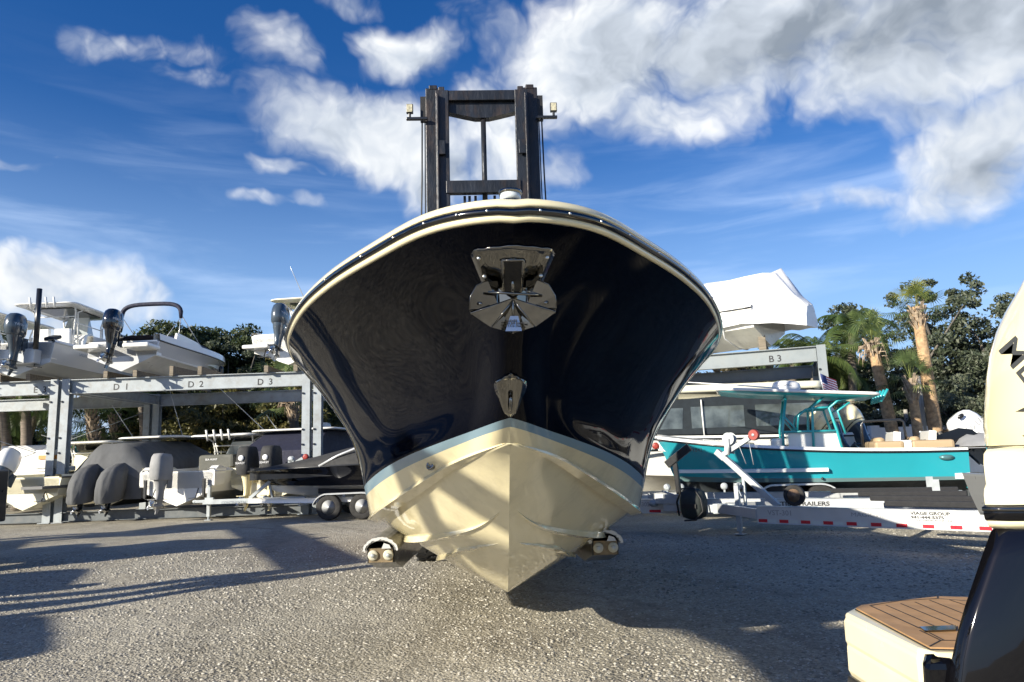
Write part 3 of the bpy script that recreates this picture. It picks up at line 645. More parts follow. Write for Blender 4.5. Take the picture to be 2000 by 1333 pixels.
def forklift():
    root = thing('marina_forklift', 'tall black marina forklift lifting the big navy boat on its forks', 'forklift', (-.42, 11.45, 0), R(2.2), tilt=(0, .006))
    H = 7.80; W_ = .92
    ms = MB()
    for sg in (-1, 1):
        # outer column, inner column, guide channel
        ms.ibeam((sg * (W_ - .09), .12, .35), (sg * (W_ - .09), .12, H), .26, .16, .03, 0, up=(0, 1, 0))
        ms.box(sg * (W_ - .09) - .07, sg * (W_ - .09) + .07, .03, .20, H - .03, H + .05)
    ms.bar((-.95, .3, 1.0), (.95, .3, 1.0), .2, .3); ms.bar((-.95, .3, 2.6), (.95, .3, 2.6), .15, .3); ms.build('outer_mast', [MAST], root, bevel=.012)
    im = MB()
    for sg in (-1, 1):
        im.ibeam((sg * (W_ - .25), -.05, .5), (sg * (W_ - .25), -.05, H - .12), .22, .13, .03, 0, up=(0, 1, 0))
        im.box(sg * (W_ - .18) - .02, sg * (W_ - .18) + .015, -.20, .06, .6, H - .22); im.box(sg * (W_ - .25) - .06, sg * (W_ - .25) + .04, -.1, 0, H - .14, H - .05)
        im.box(sg * (W_ - .25) - .07, sg * (W_ - .25) + .05, -.19, -.151, 6.5, 6.75)
    # top beam with arched lower web
    im.box(-.62, .62, -.10, .10, H - .30, H - .12)
    arch = [(-.62, H - .12), (-.62, H - .46), (-.30, H - .54), (-.12, H - .58), (.12, H - .58), (.30, H - .54), (.62, H - .46), (.62, H - .12)]
    im.prism(arch, -.02, .14, 'y'); im.box(-.62, .62, -.14, -.02, 5.84, 6.06)
    im.build('inner_mast', [MAST], root, bevel=.01)
    cy = MB(); cy.tube([(.02, .05, 1.2), (.02, .05, 5.55)], .10, 16); cy.tube([(.02, .05, 5.4), (.02, .05, H - .4)], .045, 14); cy.tube([(.02, .05, 5.4), (.02, .05, 5.62)], .12, 16)
    cy.build('lift_cylinder', [MAST], root)
    ch = MB()
    for x in (-.32, -.24, -.14, .18, .28, .36): ch.box(x - .022, x + .022, .0, .04, 1.5, 5.84)
    ch.build('lift_chain', [MAST], root)
    hs = MB()
    for sg in (-1, 1):
        hs.tube([(sg * (W_ + .10), .05, H - .6), (sg * (W_ + .11), .05, 6.2), (sg * (W_ + .13), .03, 5.2), (sg * (W_ + .17), .03, 3.9), (sg * (W_ + .18), .05, 2.4)], .014, 6)
        hs.tube([(sg * (W_ + .06), .15, H - .5), (sg * (W_ + .07), .15, 5.0), (sg * (W_ + .12), .12, 4.0), (sg * (W_ + .08), .15, 2.6)], .011, 6)
        hs.box(sg * (W_ + .07) - .05, sg * (W_ + .07) + .05, 0, .1, 5.15, 5.25)
        hs.box(sg * (W_ + .08) - .05, sg * (W_ + .08) + .05, .05, .12, H - .60, H - .15)
    hs.build('hydraulic_hose', [BLACK], root)
    for sg in (-1, 1):
        lb = MB(); lb.box(min(sg * W_, sg * (W_ + .36)), max(sg * W_, sg * (W_ + .36)), -.06, 0, H - .62, H - .57); lb.box(sg * (W_ + .30) - .02, sg * (W_ + .30) + .02, -.06, -.01, H - .58, H - .50)
        lb.box(sg * (W_ + .30) - .058, sg * (W_ + .30) + .058, -.07, .0, H - .50, H - .34)
        lo = lb.build('work_lamp', [BLACKP], root, bevel=.01)
        ln = MB(); ln.box(sg * (W_ + .30) - .045, sg * (W_ + .30) + .045, -.076, -.072, H - .488, H - .352); ln.build('lens', [mat('lamp_lens', (.45, .42, .30), .25, var=.3, vscale=30)], lo)
    # carriage and forks
    cg = MB(); cg.box(-1.15, 1.15, -.42, -.24, .70, .95); cg.box(-1.15, 1.15, -.42, -.24, 1.35, 1.55)
    for x in (-1.05, 1.05, -.3, .3): cg.box(x - .08, x + .08, -.40, -.26, .95, 1.35)
    cg.build('carriage', [MAST], root, bevel=.01)
    for sg in (-1, 1):
        X = sg * .955 - (-.30) * 0
        fk_ = MB()
        # steel blade: deep box under a timber core; blade runs from the carriage to the tip
        L0 = -5.15
        prof = [(L0, .80), (L0 + .02, .68), (L0 + .55, .56), (L0 + 2.2, .50), (-.3, .46), (-.3, .80)]
        fk_.prism([(y, z) for y, z in prof], X - .115, X + .115, 'x', 0)
        fo = fk_.build('fork', [BLACKP], root, bevel=.01)
        tb = MB(); tb.box(X - .100, X + .100, L0 - .012, L0 + 4.6, .685, .80); tb.build('timber_core', [mat('fork_timber', (.23, .17, .095), .8, var=.3, dirt=(.06, .05, .035), dscale=8, damt=.7)], fo)
        pd = MB(); prof2 = []
        for i in range(13):
            a = math.pi * i / 12; prof2.append((X + .145 * math.cos(a), .785 + .105 * math.sin(a) * (1 + .03 * math.sin(5 * i))))
        for i in range(12, -1, -1):
            a = math.pi * i / 12; prof2.append((X + .118 * math.cos(a), .785 + .078 * math.sin(a)))
        pd.prism(prof2, L0 - .03, L0 + 4.6, 'y', 0)
        pd.build('fork_pad', [mat('worn_pad', (.17, .165, .15), .75, var=.4, vscale=12)], fo)
        ep = MB(); n = 26; rg = random.Random(4 + sg)
        pts = []
        for i in range(n + 1):
            a = math.pi * i / n; r1 = .148 + rg.uniform(-.004, .006); pts.append((X + r1 * math.cos(a), .782 + r1 * .75 * math.sin(a)))
        for i in range(n, -1, -1):
            a = math.pi * i / n; r1 = .128 + rg.uniform(-.012, .006); pts.append((X + r1 * math.cos(a), .782 + r1 * .72 * math.sin(a)))
        ep.prism(pts, L0 - .036, L0 - .028, 'y', 0)
        ep.prism([(X + .01, .80), (X + .09, .80), (X + .075, .83), (X + .03, .845)], L0 - .036, L0 - .030, 'y', 0); ep.build('torn_pad_edge', [mat('torn_white', (.55, .55, .53), .8)], fo)
        for sx in (-1, 1):
            T = frame((X + sx * .064, L0 - .013, .745), (1, 0, 0), (0, 0, 1)) @ Matrix.Rotation(R(0), 4, 'X')
            w = MB(); w.lathe([(.042, 0), (.044, .006), (.040, .014), (.02, .016)], 18, 0, T); w.lathe([(.018, .014), (.018, .030), (.014, .034)], 8, 1, T)
            w.build('bolt', [mat('nylon_washer', (.50, .47, .36), .6), GALV], fo)
    # chassis, wheels, counterweight, cab frame behind the boat
    cs = MB(); cs.box(-.85, .85, .45, 4.4, .75, 1.75); cs.box(-.95, .95, 3.9, 4.9, .6, 2.0); cs.build('chassis', [mat('forklift_paint', (.42, .20, .03), .4, var=.15)], root, bevel=.05)
    cab = MB()
    for x in (-.7, .7):
        for y in (1.2, 2.9): cab.bar((x, y, 1.7), (x, y, 3.3), .08, .08, up=(0, 1, 0))
    cab.box(-.8, .8, 1.1, 3.0, 3.3, 3.4); cab.build('overhead_guard', [BLACKP], root, bevel=.02)
    for sg in (-1, 1):
        wheel_parts(root, (sg * .98, -.02, .55), .55, .36); wheel_parts(root, (sg * .85, 3.7, .45), .45, .3)
    return root
LIFT = forklift()
# ---------------------------------------------------------------- kit of boat parts. local frame of a boat: x forward from the transom, y to port, z up from the keel
def fair(s, B, H, rake):
    pass
def ghull(root, L, B, H, side, bottom, ch=.45, dead=.34, stripe=None, gun=WHITE, rail=BLACKP, flare=.14, deck=True, cock=(.0, .55), bow_rise=.22, rakef=.16, gh=.10, sheer_in=None, rise=1.5, rst=.62, czr=.55):
    n = 40
    def hb(s): return B / 2 * (.94 + .06 * min(1, s / .4)) * (1 - max(0, (s - .42) / .58) ** 2.5) ** .62 if s < 1 else 0
    def sh(s): return H + bow_rise * s ** 2.2
    def cb(s): return B / 2 * .86 * max(0, 1 - max(0, (s - .38) / .60) ** 2.1)
    def cz(s): return H * ch * (1 + czr * s ** 3)
    def kz(s): return 0 if s < rst else (H * ch * rise) * ((s - rst) / (1 - rst)) ** 2.2
    rows = []; bot = []
    for i in range(n + 1):
        s = (i / n) ** .85
        top = Vector((L * s, hb(s), sh(s))); c = Vector((L * (1 - rakef * s ** 3) * s, cb(s), cz(s)))
        k = Vector((L * (1 - rakef * s ** 3) * s, 0, kz(s)))
        if s > .97: c.y = 0; c.z = max(c.z, k.z)
        row = []
        for q in range(9):
            t = q / 8; p = c.lerp(top, t); p.y -= flare * math.sin(math.pi * t) * (s ** 1.5) * min(1, p.y * 2); row.append(p)
        rows.append(row); inn = Vector((c.x, max(0, c.y - .07), c.z - .015)); bot.append([k, k.lerp(inn, .5), inn, c])
    sm = 2 if stripe else 0
    h = MB()
    for sg in (-1, 1):
        h.loft([[(p.x, sg * p.y, p.z) for p in r] for r in rows], closed=False, caps=False, mf=lambda i, j: (2 if (stripe and j < 1) else 0))
        h.loft([[(p.x, sg * p.y, p.z) for p in r] for r in bot], mi=1, closed=False, caps=False)
    r0 = rows[0]; b0 = bot[0]
    h.add([(0, -p.y, p.z) for p in r0[::-1]] + [(0, -b0[2].y, b0[2].z), (0, 0, 0), (0, b0[2].y, b0[2].z)] + [(0, p.y, p.z) for p in r0], [tuple(range(2 * 9 + 3))], 0)
    h.build('hull', [side, bottom, stripe or side], root)
    g = MB(); n0 = n
    for sg in (-1, 1):
        rr = []
        for i in range(n + 1):
            p = rows[i][-1]; w = min(.20, p.y); rr.append([(p.x, sg * (p.y + .012), p.z + .03), (p.x, sg * (p.y + .012 - .03), p.z + gh), (p.x, sg * max(0, p.y - w), p.z + gh), (p.x, sg * max(0, p.y - w), p.z - .25)])
        g.loft(rr, closed=False, caps=False, smooth=False)
    g.build('gunwale', [gun], root)
    rr = MB()
    for sg in (-1, 1): rr.tube([(rows[i][-1].x + (.03 if i == n else 0), sg * (rows[i][-1].y + .01), rows[i][-1].z + .015) for i in range(0, n + 1)], .024, 6)
    rr.build('rub_rail', [rail], root)
    if deck:
        d = MB(); zf = H * .52
        d.add([(0.02, -B / 2 * .8, zf), (L * .8, -B / 2 * .5, zf), (L * .8, B / 2 * .5, zf), (.02, B / 2 * .8, zf)], [(0, 1, 2, 3)])
        fr = []
        i0 = int(n * .62)
        for i in range(i0, n + 1):
            p = rows[i][-1]; fr.append([(p.x, -p.y * .95, p.z + gh - .01), (p.x, 0, p.z + gh + .05), (p.x, p.y * .95, p.z + gh - .01)])
        d.loft(fr, closed=False, caps=False)
        d.box(.0, .28, -B / 2 * .88, B / 2 * .88, zf, H + .04); d.build('deck', [gun], root)
    return dict(hb=hb, sh=sh, cb=cb, cz=cz, L=L)
def conform(o, target, dirv=(0, 1, 0), off=.003):
    from mathutils.bvhtree import BVHTree
    me = target.data; T = target.matrix_basis; bvh = BVHTree.FromPolygons([T @ v.co for v in me.vertices], [list(p.vertices) for p in me.polygons])
    dv = Vector(dirv).normalized(); M_ = o.matrix_basis.copy()
    for v in o.data.vertices:
        p = M_ @ v.co; h = bvh.ray_cast(p - dv * .6, dv)
        if h[0] is not None: p = h[0] - dv * off
        v.co = p
    o.matrix_basis = Matrix.Identity(4); o.data.update()
def propeller(parent, T, r=.18, m=None):
    p = MB(); p.lathe([(.02, -.08), (.05, -.05), (.055, .05), (.04, .10)], 14, 0, T)
    for k in range(3):
        Tb = T @ Matrix.Rotation(k * 2 * math.pi / 3, 4, 'Z')
        pts = []
        for (rr, a, z) in ((.05, -.3, -.03), (.10, -.55, -.045), (.165, -.5, -.04), (.19, -.1, -.01), (.175, .35, .025), (.11, .5, .04), (.05, .35, .03)):
            pts.append((rr * r / .18 * math.cos(a), rr * r / .18 * math.sin(a), z))
        p.add(pts, [tuple(range(len(pts)))], 0, False, Tb)
    o = p.build('propeller', [m or STEEL2], parent); s = o.modifiers.new('t', 'SOLIDIFY'); s.thickness = .008; return o
def outboard(parent, x, y, z, tilt=0, cowl=OBK, leg=OBK, sc_=1.0, cover=None, word=None, wm=INKW, stripe=None, turn=0):
    """hangs off the transom at (x, y, z); hinge at that point; leg down, cowl up; tilt swings the leg back and up"""
    T = Matrix.Translation((x, y, z)) @ Matrix.Rotation(R(turn), 4, 'Z') @ Matrix.Rotation(R(tilt), 4, 'Y') @ Matrix.Scale(sc_ * .80, 4)
    m = MB()
    def ring(zc, x0, x1, w, p=2.6, n=18):
        out = []
        for j in range(n):
            a = 2 * math.pi * j / n; c, s_ = math.cos(a), math.sin(a)
            out.append(((x0 + x1) / 2 + (x1 - x0) / 2 * math.copysign(abs(c) ** (2 / p), c), w / 2 * math.copysign(abs(s_) ** (2 / p), s_), zc))
        return out
    m.loft([ring(.16, -.62, -.04, .36), ring(.0, -.58, -.06, .32), ring(-.20, -.50, -.12, .24), ring(-.42, -.46, -.16, .17), ring(-.58, -.47, -.15, .15), ring(-.66, -.50, -.12, .13)], T=T)
    m.box(-.72, -.08, -.13, .13, -.66, -.645, 0, T)
    m.loft([ring(-.66, -.46, -.16, .09), ring(-.84, -.45, -.18, .075), ring(-.86, -.45, -.2, .07)], T=T)
    m.lathe([(.01, .12), (.045, .06), (.07, -.05), (.075, -.2), (.065, -.36), (.05, -.42)], 14, 0, T @ Matrix.Translation((-.20, 0, -.84)) @ Matrix.Rotation(R(90), 4, 'Y'))
    m.prism([(-.22, -.88), (-.42, -.88), (-.48, -1.10), (-.40, -1.11)], -.014, .014, 'y', 0, T)
    m.box(-.16, .06, -.15, -.10, -.30, .10, 0, T); m.box(-.16, .06, .10, .15, -.30, .10, 0, T); m.tube([(-.05, -.17, .05), (-.05, .17, .05)], .035, 8, 0, T=T)
    o = m.build('outboard_motor', [leg], parent)
    c = MB()
    cm = cover or cowl
    if cover:
        rg = random.Random(int(x * 7 + y * 31)); rings = []
        for zc, x0, x1, w in ((-.04, -.66, .02, .44), (.05, -.70, .05, .50), (.2, -.72, .06, .52), (.45, -.72, .05, .50), (.68, -.68, .02, .46), (.78, -.62, -.04, .38), (.80, -.5, -.15, .2)):
            q = ring(zc, x0, x1, w, 3.0, 26); rings.append([(a * (1 + rg.uniform(-.012, .012)), b + rg.uniform(-.008, .008), cc) for a, b, cc in q])
        c.loft(rings, T=T)
    else:
        c.loft([ring(.14, -.64, -.02, .38), ring(.20, -.69, .0, .44), ring(.40, -.73, .015, .47), ring(.58, -.72, .0, .45), ring(.72, -.67, -.04, .40), ring(.80, -.58, -.10, .31), ring(.835, -.46, -.18, .18)], T=T)
    co = c.build('cowling', [cm], o, sub=0)
    if stripe is not None:
        s_ = MB(); s_.loft([ring(.17, -.655, -.005, .405), ring(.20, -.70, .01, .45)], T=T); s_.build('cowling_band', [stripe], o)
    if word:
        for sg in (-1, 1):
            TT = T @ frame((-.66 if sg < 0 else -.10, sg * .238, .42), (1 if sg < 0 else -1, 0, 0), (0, 0, 1))
            tx_ = text(word, .105, wm, o, TT, ext=0); conform(tx_, co, (T.to_3x3() @ Vector((0, -sg, 0))))
    propeller(o, T @ Matrix.Translation((-.66, 0, -.84)) @ Matrix.Rotation(R(-90), 4, 'Y'))
    return o
def ttop(root, x0, x1, w, zr, zd, roofm=WHITE, tubem=WHITE, rods=4, under=None, thick=.06, legs=True, xr0=None, xr1=None, radar=False, ants=(), rodm=None, spread=.75):
    m = MB(); xc = (x0 + x1) / 2; l = x1 - x0
    rings = [[(xc + a * k, b * k, zr + dz) for a, b in rrect(l, w, .28)] for k, dz in ((.93, -.015), (1, .0), (1.0, thick * .5), (.95, thick), (.6, thick + .035), (.2, thick + .045))]
    m.loft(rings); rf = m.build('hardtop', [roofm], root)
    if under is not None:
        u = MB(); u.box(xc - l * .3, xc + l * .3, -w * .3, w * .3, zr - .06, zr - .016); u.build('electronics_box', [under], rf, bevel=.01)
    if legs:
        t = MB(); a0 = xr0 if xr0 is not None else x0 + l * .25; a1 = xr1 if xr1 is not None else x1 - l * .15
        for sg in (-1, 1):
            t.tube([(a0, sg * w * .30, zd), (a0 + .05, sg * w * .31, zr - .45), (a0 - .02, sg * w * .33, zr - .15), (a0 - .25, sg * w * .38, zr - .02)], .028, 8)
            t.tube([(a0 + .35, sg * w * .30, zd), (a0 + .2, sg * w * .31, zr - .5), (a0 + .1, sg * w * .33, zr - .15), (a0 + .3, sg * w * .38, zr - .02)], .024, 8)
            t.tube([(a1, sg * w * .30, zd), (a1 - .12, sg * w * .31, zr - .4), (a1 - .10, sg * w * .34, zr - .12), (a1 + .2, sg * w * .38, zr - .02)], .028, 8)
            t.tube([(a1 + .28, sg * w * .26, zd), (a1 - .02, sg * w * .31, zr - .4)], .024, 8)
            t.tube([(a0, sg * w * .31, zr - .5), (a1 - .1, sg * w * .31, zr - .5)], .02, 8)
        t.tube([(a0, -w * .31, zr - .3), (a0, w * .31, zr - .3)], .02, 8); t.build('top_frame', [tubem], root)
    for k in range(rods):
        r = MB(); yy = (k - (rods - 1) / 2) * .26; r.tube([(x0 + .05, yy, zr - .14), (x0 - .06, yy, zr + .20)], .032, 10); r.build('rod_holder', [rodm or tubem], rf)
    if radar:
        r = MB(); r.lathe([(.22, 0), (.30, .03), (.31, .12), (.27, .21), (.18, .25), (.02, .26)], 24, 0, Matrix.Translation((xc + l * .1, 0, zr + thick + .02))); ro = r.build('radar_dome', [WHITE], rf)
    for (ax, ay, az, bx, by, bz) in ants:
        a = MB(); a.tube([(ax, ay, az), (bx, by, bz)], [.016, .008], 6); a.build('antenna', [ALU], rf)
    return rf
def console(root, x, zf, w=.9, h=1.15, m=WHITE, glass=True):
    c = MB(); c.prism([(x - .35, zf), (x + .65, zf), (x + .55, zf + h * .62), (x + .12, zf + h), (x - .25, zf + h * .92), (x - .35, zf + h * .75)], -w / 2, w / 2, 'y'); o = c.build('console', [m], root, bevel=.04)
    if glass:
        g = MB(); g.add([(x + .52, -w / 2 * .9, zf + h * .66), (x + .52, w / 2 * .9, zf + h * .66), (x + .12, w / 2 * .75, zf + h * 1.45), (x + .12, -w / 2 * .75, zf + h * 1.45)], [(0, 1, 2, 3)])
        for sg in (-1, 1): g.add([(x + .52, sg * w / 2 * .9, zf + h * .66), (x + .12, sg * w / 2 * .75, zf + h * 1.45), (x - .1, sg * w / 2 * .95, zf + h * 1.0)], [(0, 1, 2)])
        go = g.build('windshield', [CLEAR], root); s = go.modifiers.new('t', 'SOLIDIFY'); s.thickness = .008
    return o
def seat(root, x, y, z, m=WHITE, w=.5, accent=None, name='helm_seat'):
    s = MB(); s.box(x - .25, x + .25, y - w / 2, y + w / 2, z, z + .16); s.prism([(x - .30, z + .1), (x - .14, z + .12), (x - .22, z + .68), (x - .36, z + .66)], y - w / 2, y + w / 2, 'y')
    o = s.build(name, [m], root, bevel=.04)
    if accent:
        a = MB(); a.box(x - .37, x - .30, y - w * .38, y + w * .38, z + .38, z + .50); a.build('seat_panel', [accent], o)
    return o
def trim_tabs(root, B, z=.25):
    for sg in (-1, 1):
        t = MB(); t.box(-.24, 0, sg * B * .28 - .16, sg * B * .28 + .16, z, z + .015); t.tube([(-.15, sg * B * .28, z + .01), (-.01, sg * B * .28, z + .28)], .016, 6); t.build('trim_tab', [BLACKP], root)
def boat(name, label, loc, heading, group=None, pitch=0):
    # heading in degrees, 90 = bow pointing away from the camera
    o = thing(name, label, 'boat', loc, R(heading), group); o.rotation_euler = (0, R(-pitch), R(heading)); return o
def trailer(label, loc, heading, L=8.0, w=1.9, zf=.45, wheels=(-1, ), m=ALU, group=None, fender=True, axles=(2.0, 2.9), jack=True, winch=True, wh=1.1, bunk=True, refl=True, name='boat_trailer', deep=.15, twin=True, converge=2.0, jackx=.6):
    """x forward to the coupler, origin under the rear end on the ground"""
    root = thing(name, label, 'trailer', loc, R(heading), group)
    def rail(sg):
        f = MB(); pts = [(0, sg * w / 2), (L - converge - 2.0, sg * w / 2), (L - converge, sg * .10)]
        for a, b in zip(pts[:-1], pts[1:]): f.ibeam((a[0], a[1], zf), (b[0], b[1], zf), .09, deep, .008)
        return f
    for sg in (-1, 1): rail(sg).build('frame_rail', [m], root)
    tg = MB(); tg.box(L - converge - 1.6, L - .25, -.06, .06, zf - .065, zf + .065); tg.build('tongue', [GALV], root, bevel=.004)
    cm = MB()
    for x in (.5, L * .33, L * .55): cm.ibeam((x, -w / 2 + .05, zf - .09), (x, w / 2 - .05, zf - .09), .07, .09, .008)
    cm.build('cross_member', [m], root)
    cp = MB(); cp.box(L - .30, L - .02, -.05, .05, zf - .02, zf + .06); cp.ball((L, 0, zf + .02), (.07, .06, .055), 12); cp.box(L - .55, L - .30, -.045, .045, zf + .04, zf + .12); cp.build('coupler', [GALV], root, bevel=.008)
    for ax in axles:
        for sg in (-1, 1): wheel_parts(root, (ax, sg * (w / 2 + .16), .34), .34, .2, axis='y', rim=.56, treads=0, rimmat=ALU)
        am = MB(); am.tube([(ax, -w / 2 - .1, .34), (ax, w / 2 + .1, .34)], .035, 8); am.build('axle', [GALV], root)
    if fender and axles:
        for sg in (-1, 1):
            a0, a1 = min(axles), max(axles); rr = []
            for i in range(13):
                a = math.pi * (.06 + .88 * i / 12); rr_ = .42; cx = a1 if a < math.pi / 2 else a0; rr.append((cx + rr_ * math.cos(a), .34 + rr_ * .88 * math.sin(a)))
            f = MB(); y0 = sg * (w / 2 + .04); y1 = sg * (w / 2 + .30)
            f.loft([[(x, y0, z), (x, y1, z), (x, y1, z - .035)] for x, z in rr], closed=False, caps=False, smooth=False); fo = f.build('fender', [ALU], root); s = fo.modifiers.new('t', 'SOLIDIFY'); s.thickness = .006
    if jack:
        j = MB(); jx = L - jackx; j.box(jx - .045, jx + .045, -.17, -.08, .10, zf + .42); j.tube([(jx, -.125, .02), (jx, -.125, .2)], .03, 10); j.box(jx - .09, jx + .09, -.2, -.05, .0, .02); j.tube([(jx, -.125, zf + .42), (jx, -.125, zf + .46)], .055, 10); j.tube([(jx + .02, -.17, zf + .30), (jx + .09, -.22, zf + .18)], .012, 6); j.build('tongue_jack', [GALV], root, bevel=.004)
    if winch:
        wx = L - converge + .1
        wi = MB(); wi.bar((wx - .1, 0, zf + .06), (wx - 1.15, 0, zf + wh), .085, .085, up=(0, 1, 0)); wi.bar((wx - .75, 0, zf + .06), (wx - .66, 0, zf + wh * .48), .05, .05, up=(0, 1, 0)); wi.bar((wx - 1.18, 0, zf + wh - .02), (wx - 1.62 + 0, 0, zf + wh + .24), .08, .08, up=(0, 1, 0)); wo = wi.build('winch_post', [GALV], root, bevel=.004)
        r = MB(); r.lathe([(.03, -.05), (.075, -.05), (.085, -.02), (.085, .02), (.075, .05), (.03, .05)], 18, 0, Matrix.Translation((wx - 1.70, 0, zf + wh + .27)) @ Matrix.Rotation(R(90), 4, 'X')); r.build('bow_roller', [REDR], wo)
        k = MB(); k.lathe([(.02, -.05), (.085, -.05), (.085, -.04), (.05, -.035), (.05, .035), (.085, .04), (.085, .05), (.02, .05)], 16, 0, Matrix.Translation((wx - 1.28, 0, zf + wh + .22)) @ Matrix.Rotation(R(90), 4, 'X')); k.box(wx - 1.36, wx - 1.2, -.05, .05, zf + wh + .02, zf + wh + .2); k.tube([(wx - 1.28, -.06, zf + wh + .22), (wx - 1.30, -.07, zf + wh - .05)], .015, 6); k.build('winch', [GALV], wo)
    if bunk:
        for sg in (-1, 1):
            b = MB(); b.bar((.1, sg * .55, zf + .22), (L * .5, sg * .42, zf + .22), .09, .14); bo = b.build('bunk', [mat('bunk_carpet', (.02, .02, .022), .95, bump=.3)], root, bevel=.01)
            br = MB()
            for x in (.7, L * .4): br.box(x - .03, x + .03, sg * .50 - .05, sg * .50 + .05, zf - .04, zf + .15)
            br.build('bunk_bracket', [GALV], bo)
    return root
def reflectors(root, x0, x1, y, z, n, h=.05):
    # red and silver conspicuity tape along the rail face (camera side)
    step = (x1 - x0) / n
    for i in range(n):
        a = MB(); xa = x0 + i * step; a.box(xa, xa + step * .38, y - .004, y, z, z + h); a.build('red_reflector', [RED], root)
        b = MB(); xb = xa + step * .5; b.box(xb, xb + step * .38, y - .004, y, z, z + h); b.build('silver_reflector', [SILV], root)
# ---------------------------------------------------------------- steel boat racks
ZB = 4.30   # top of the upper beams
def rack(name, label, P0, P1, depth, posts, group=None, cat='boat rack', beams=True, name_text=(), base=True, brace=True, pair=.42, paint=None):
    """P0->P1 front line on the ground (2d), local x along it; y away from the camera; posts: x positions"""
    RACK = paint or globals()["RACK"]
    d = Vector((P1[0] - P0[0], P1[1] - P0[1], 0)); L = d.length; rz = math.atan2(d.y, d.x)
    root = thing(name, label, cat, (P0[0], P0[1], 0), rz, group)
    for row, y in (('f', 0.0), ('r', depth)):
        for x in posts:
            p = MB(); p.ibeam((x, y, 0), (x, y, ZB + .02), .24, .24, .02, up=(0, 1, 0)); p.box(x - .2, x + .2, y - .2, y + .2, 0, .02); po = p.build('post', [RACK], root)
            b = MB()
            for z in (.9, 1.35, 2.05, 2.5, 3.6):
                b.box(x - .11, x - .055, y - .155, y - .12, z, z + .05)
            if row == 'f': b.build('clip', [BLACKP], po)
    xs = sorted(posts)
    for y in (0.0, depth):
        for a, b_ in zip(xs[:-1], xs[1:]):
            if b_ - a < 1.0: continue
            m = MB(); m.ibeam((a + .13, y, ZB - .22), (b_ - .13, y, ZB - .22), .22, .44, .022)
            if y == 0:
                m.box(a + .13, b_ - .13, -.112, -.106, ZB - .44, ZB - .415)
            m.build('beam', [RACK], root)
            if base and y == 0:
                q = MB(); q.ibeam((a + .13, y, .17), (b_ - .13, y, .17), .2, .28, .02); q.build('base_beam', [mat('base_rack_paint', (.12, .135, .145), .6, var=.15, dirt=(.16, .15, .13), damt=.5)], root)
    for x in xs:
        s = MB(); s.ibeam((x, .12, ZB - .20), (x, depth - .12, ZB - .20), .18, .34, .02); s.build('side_beam', [RACK], root)
    if brace:
        for a, b_ in zip(xs[:-1], xs[1:]):
            if b_ - a < 1.0: continue
            q = MB(); q.tube([(a, depth, .8), (b_, depth, ZB - .6)], .014, 6); q.tube([(b_, depth, .8), (a, depth, ZB - .6)], .014, 6); q.build('brace_rod', [RACK], root); break
    for (s_, x, z, sz) in name_text:
        text(s_, sz, INK, root, frame((x, -.1215 if z < 3.7 else -.0125, z), (1, 0, 0), (0, 0, 1)), bold=.004)
    return root
def X(px, D, py=740): return at(px, py, D).x
DL = 22.0
x0, xa, xb, xc_, xd = X(-420, DL), X(112, DL), X(134, DL), X(600, DL), X(622, DL)
def LX(px): return X(px, DL - .12) - x0
RACK_L = rack('boat_rack', 'grey steel boat rack on the left lettered E 3, D 1, D 2, D 3', (x0, DL), (x0 + 30, DL), 5.6, [0, xa - x0, xb - x0, xc_ - x0, xd - x0, xd - x0 + 7.4],
    name_text=(('E  3', LX(62), ZB - .36, .27), ('D  1', LX(218), ZB - .36, .27), ('D  2', LX(364), ZB - .36, .27), ('D  3', LX(500), ZB - .36, .27), ('E', xa - x0 - .06, 1.28, .2), ('D', xb - x0 - .06, 1.28, .2)))
# right rack, turned a little towards the camera
pR1 = at(1604, 690, 20.2); pR0 = at(1330, 690, 21.6)
dR = Vector((pR1.x - pR0.x, pR1.y - pR0.y, 0)).normalized(); q0 = Vector((pR1.x, pR1.y, 0)) - dR * 11.5
RACK_R = rack('boat_rack', 'grey steel boat rack on the right lettered B 3, under the shrink wrapped boat', (q0.x, q0.y), (pR1.x, pR1.y), 5.4, [0, 6.3, 11.5], name_text=(('B 3', 11.5 - 1.42, ZB - .36, .27),), base=False, brace=False, paint=mat('shaded_rack_paint', (.22, .25, .265), .6, var=.15, vscale=3, dirt=(.15, .14, .12), dscale=3, damt=.4))  # same paint as the left rack, darkened here to put shade into its colour
def bunks(root_x, y0, n=2, L=5.2, label=None, w=.9, h=.20, rz=0, z=ZB):
    for sg in (-1, 1):
        o = thing('timber_bunk', label + (', left one' if sg < 0 else ', right one'), 'timber', (root_x + sg * w / 2, y0, z), rz, 'timber bunks laid across the rack beams')
        m = MB(); m.box(-.05, .05, 0, L, .0, h); m.build('plank', [WOOD], o, bevel=.006)
        c = MB(); c.box(-.06, .06, -.06, .0, .0, h * 1.02); c.build('end_block', [WOOD], o)

# ---- boats on the upper left rack -------------------------------------------------
zB = ZB + .12
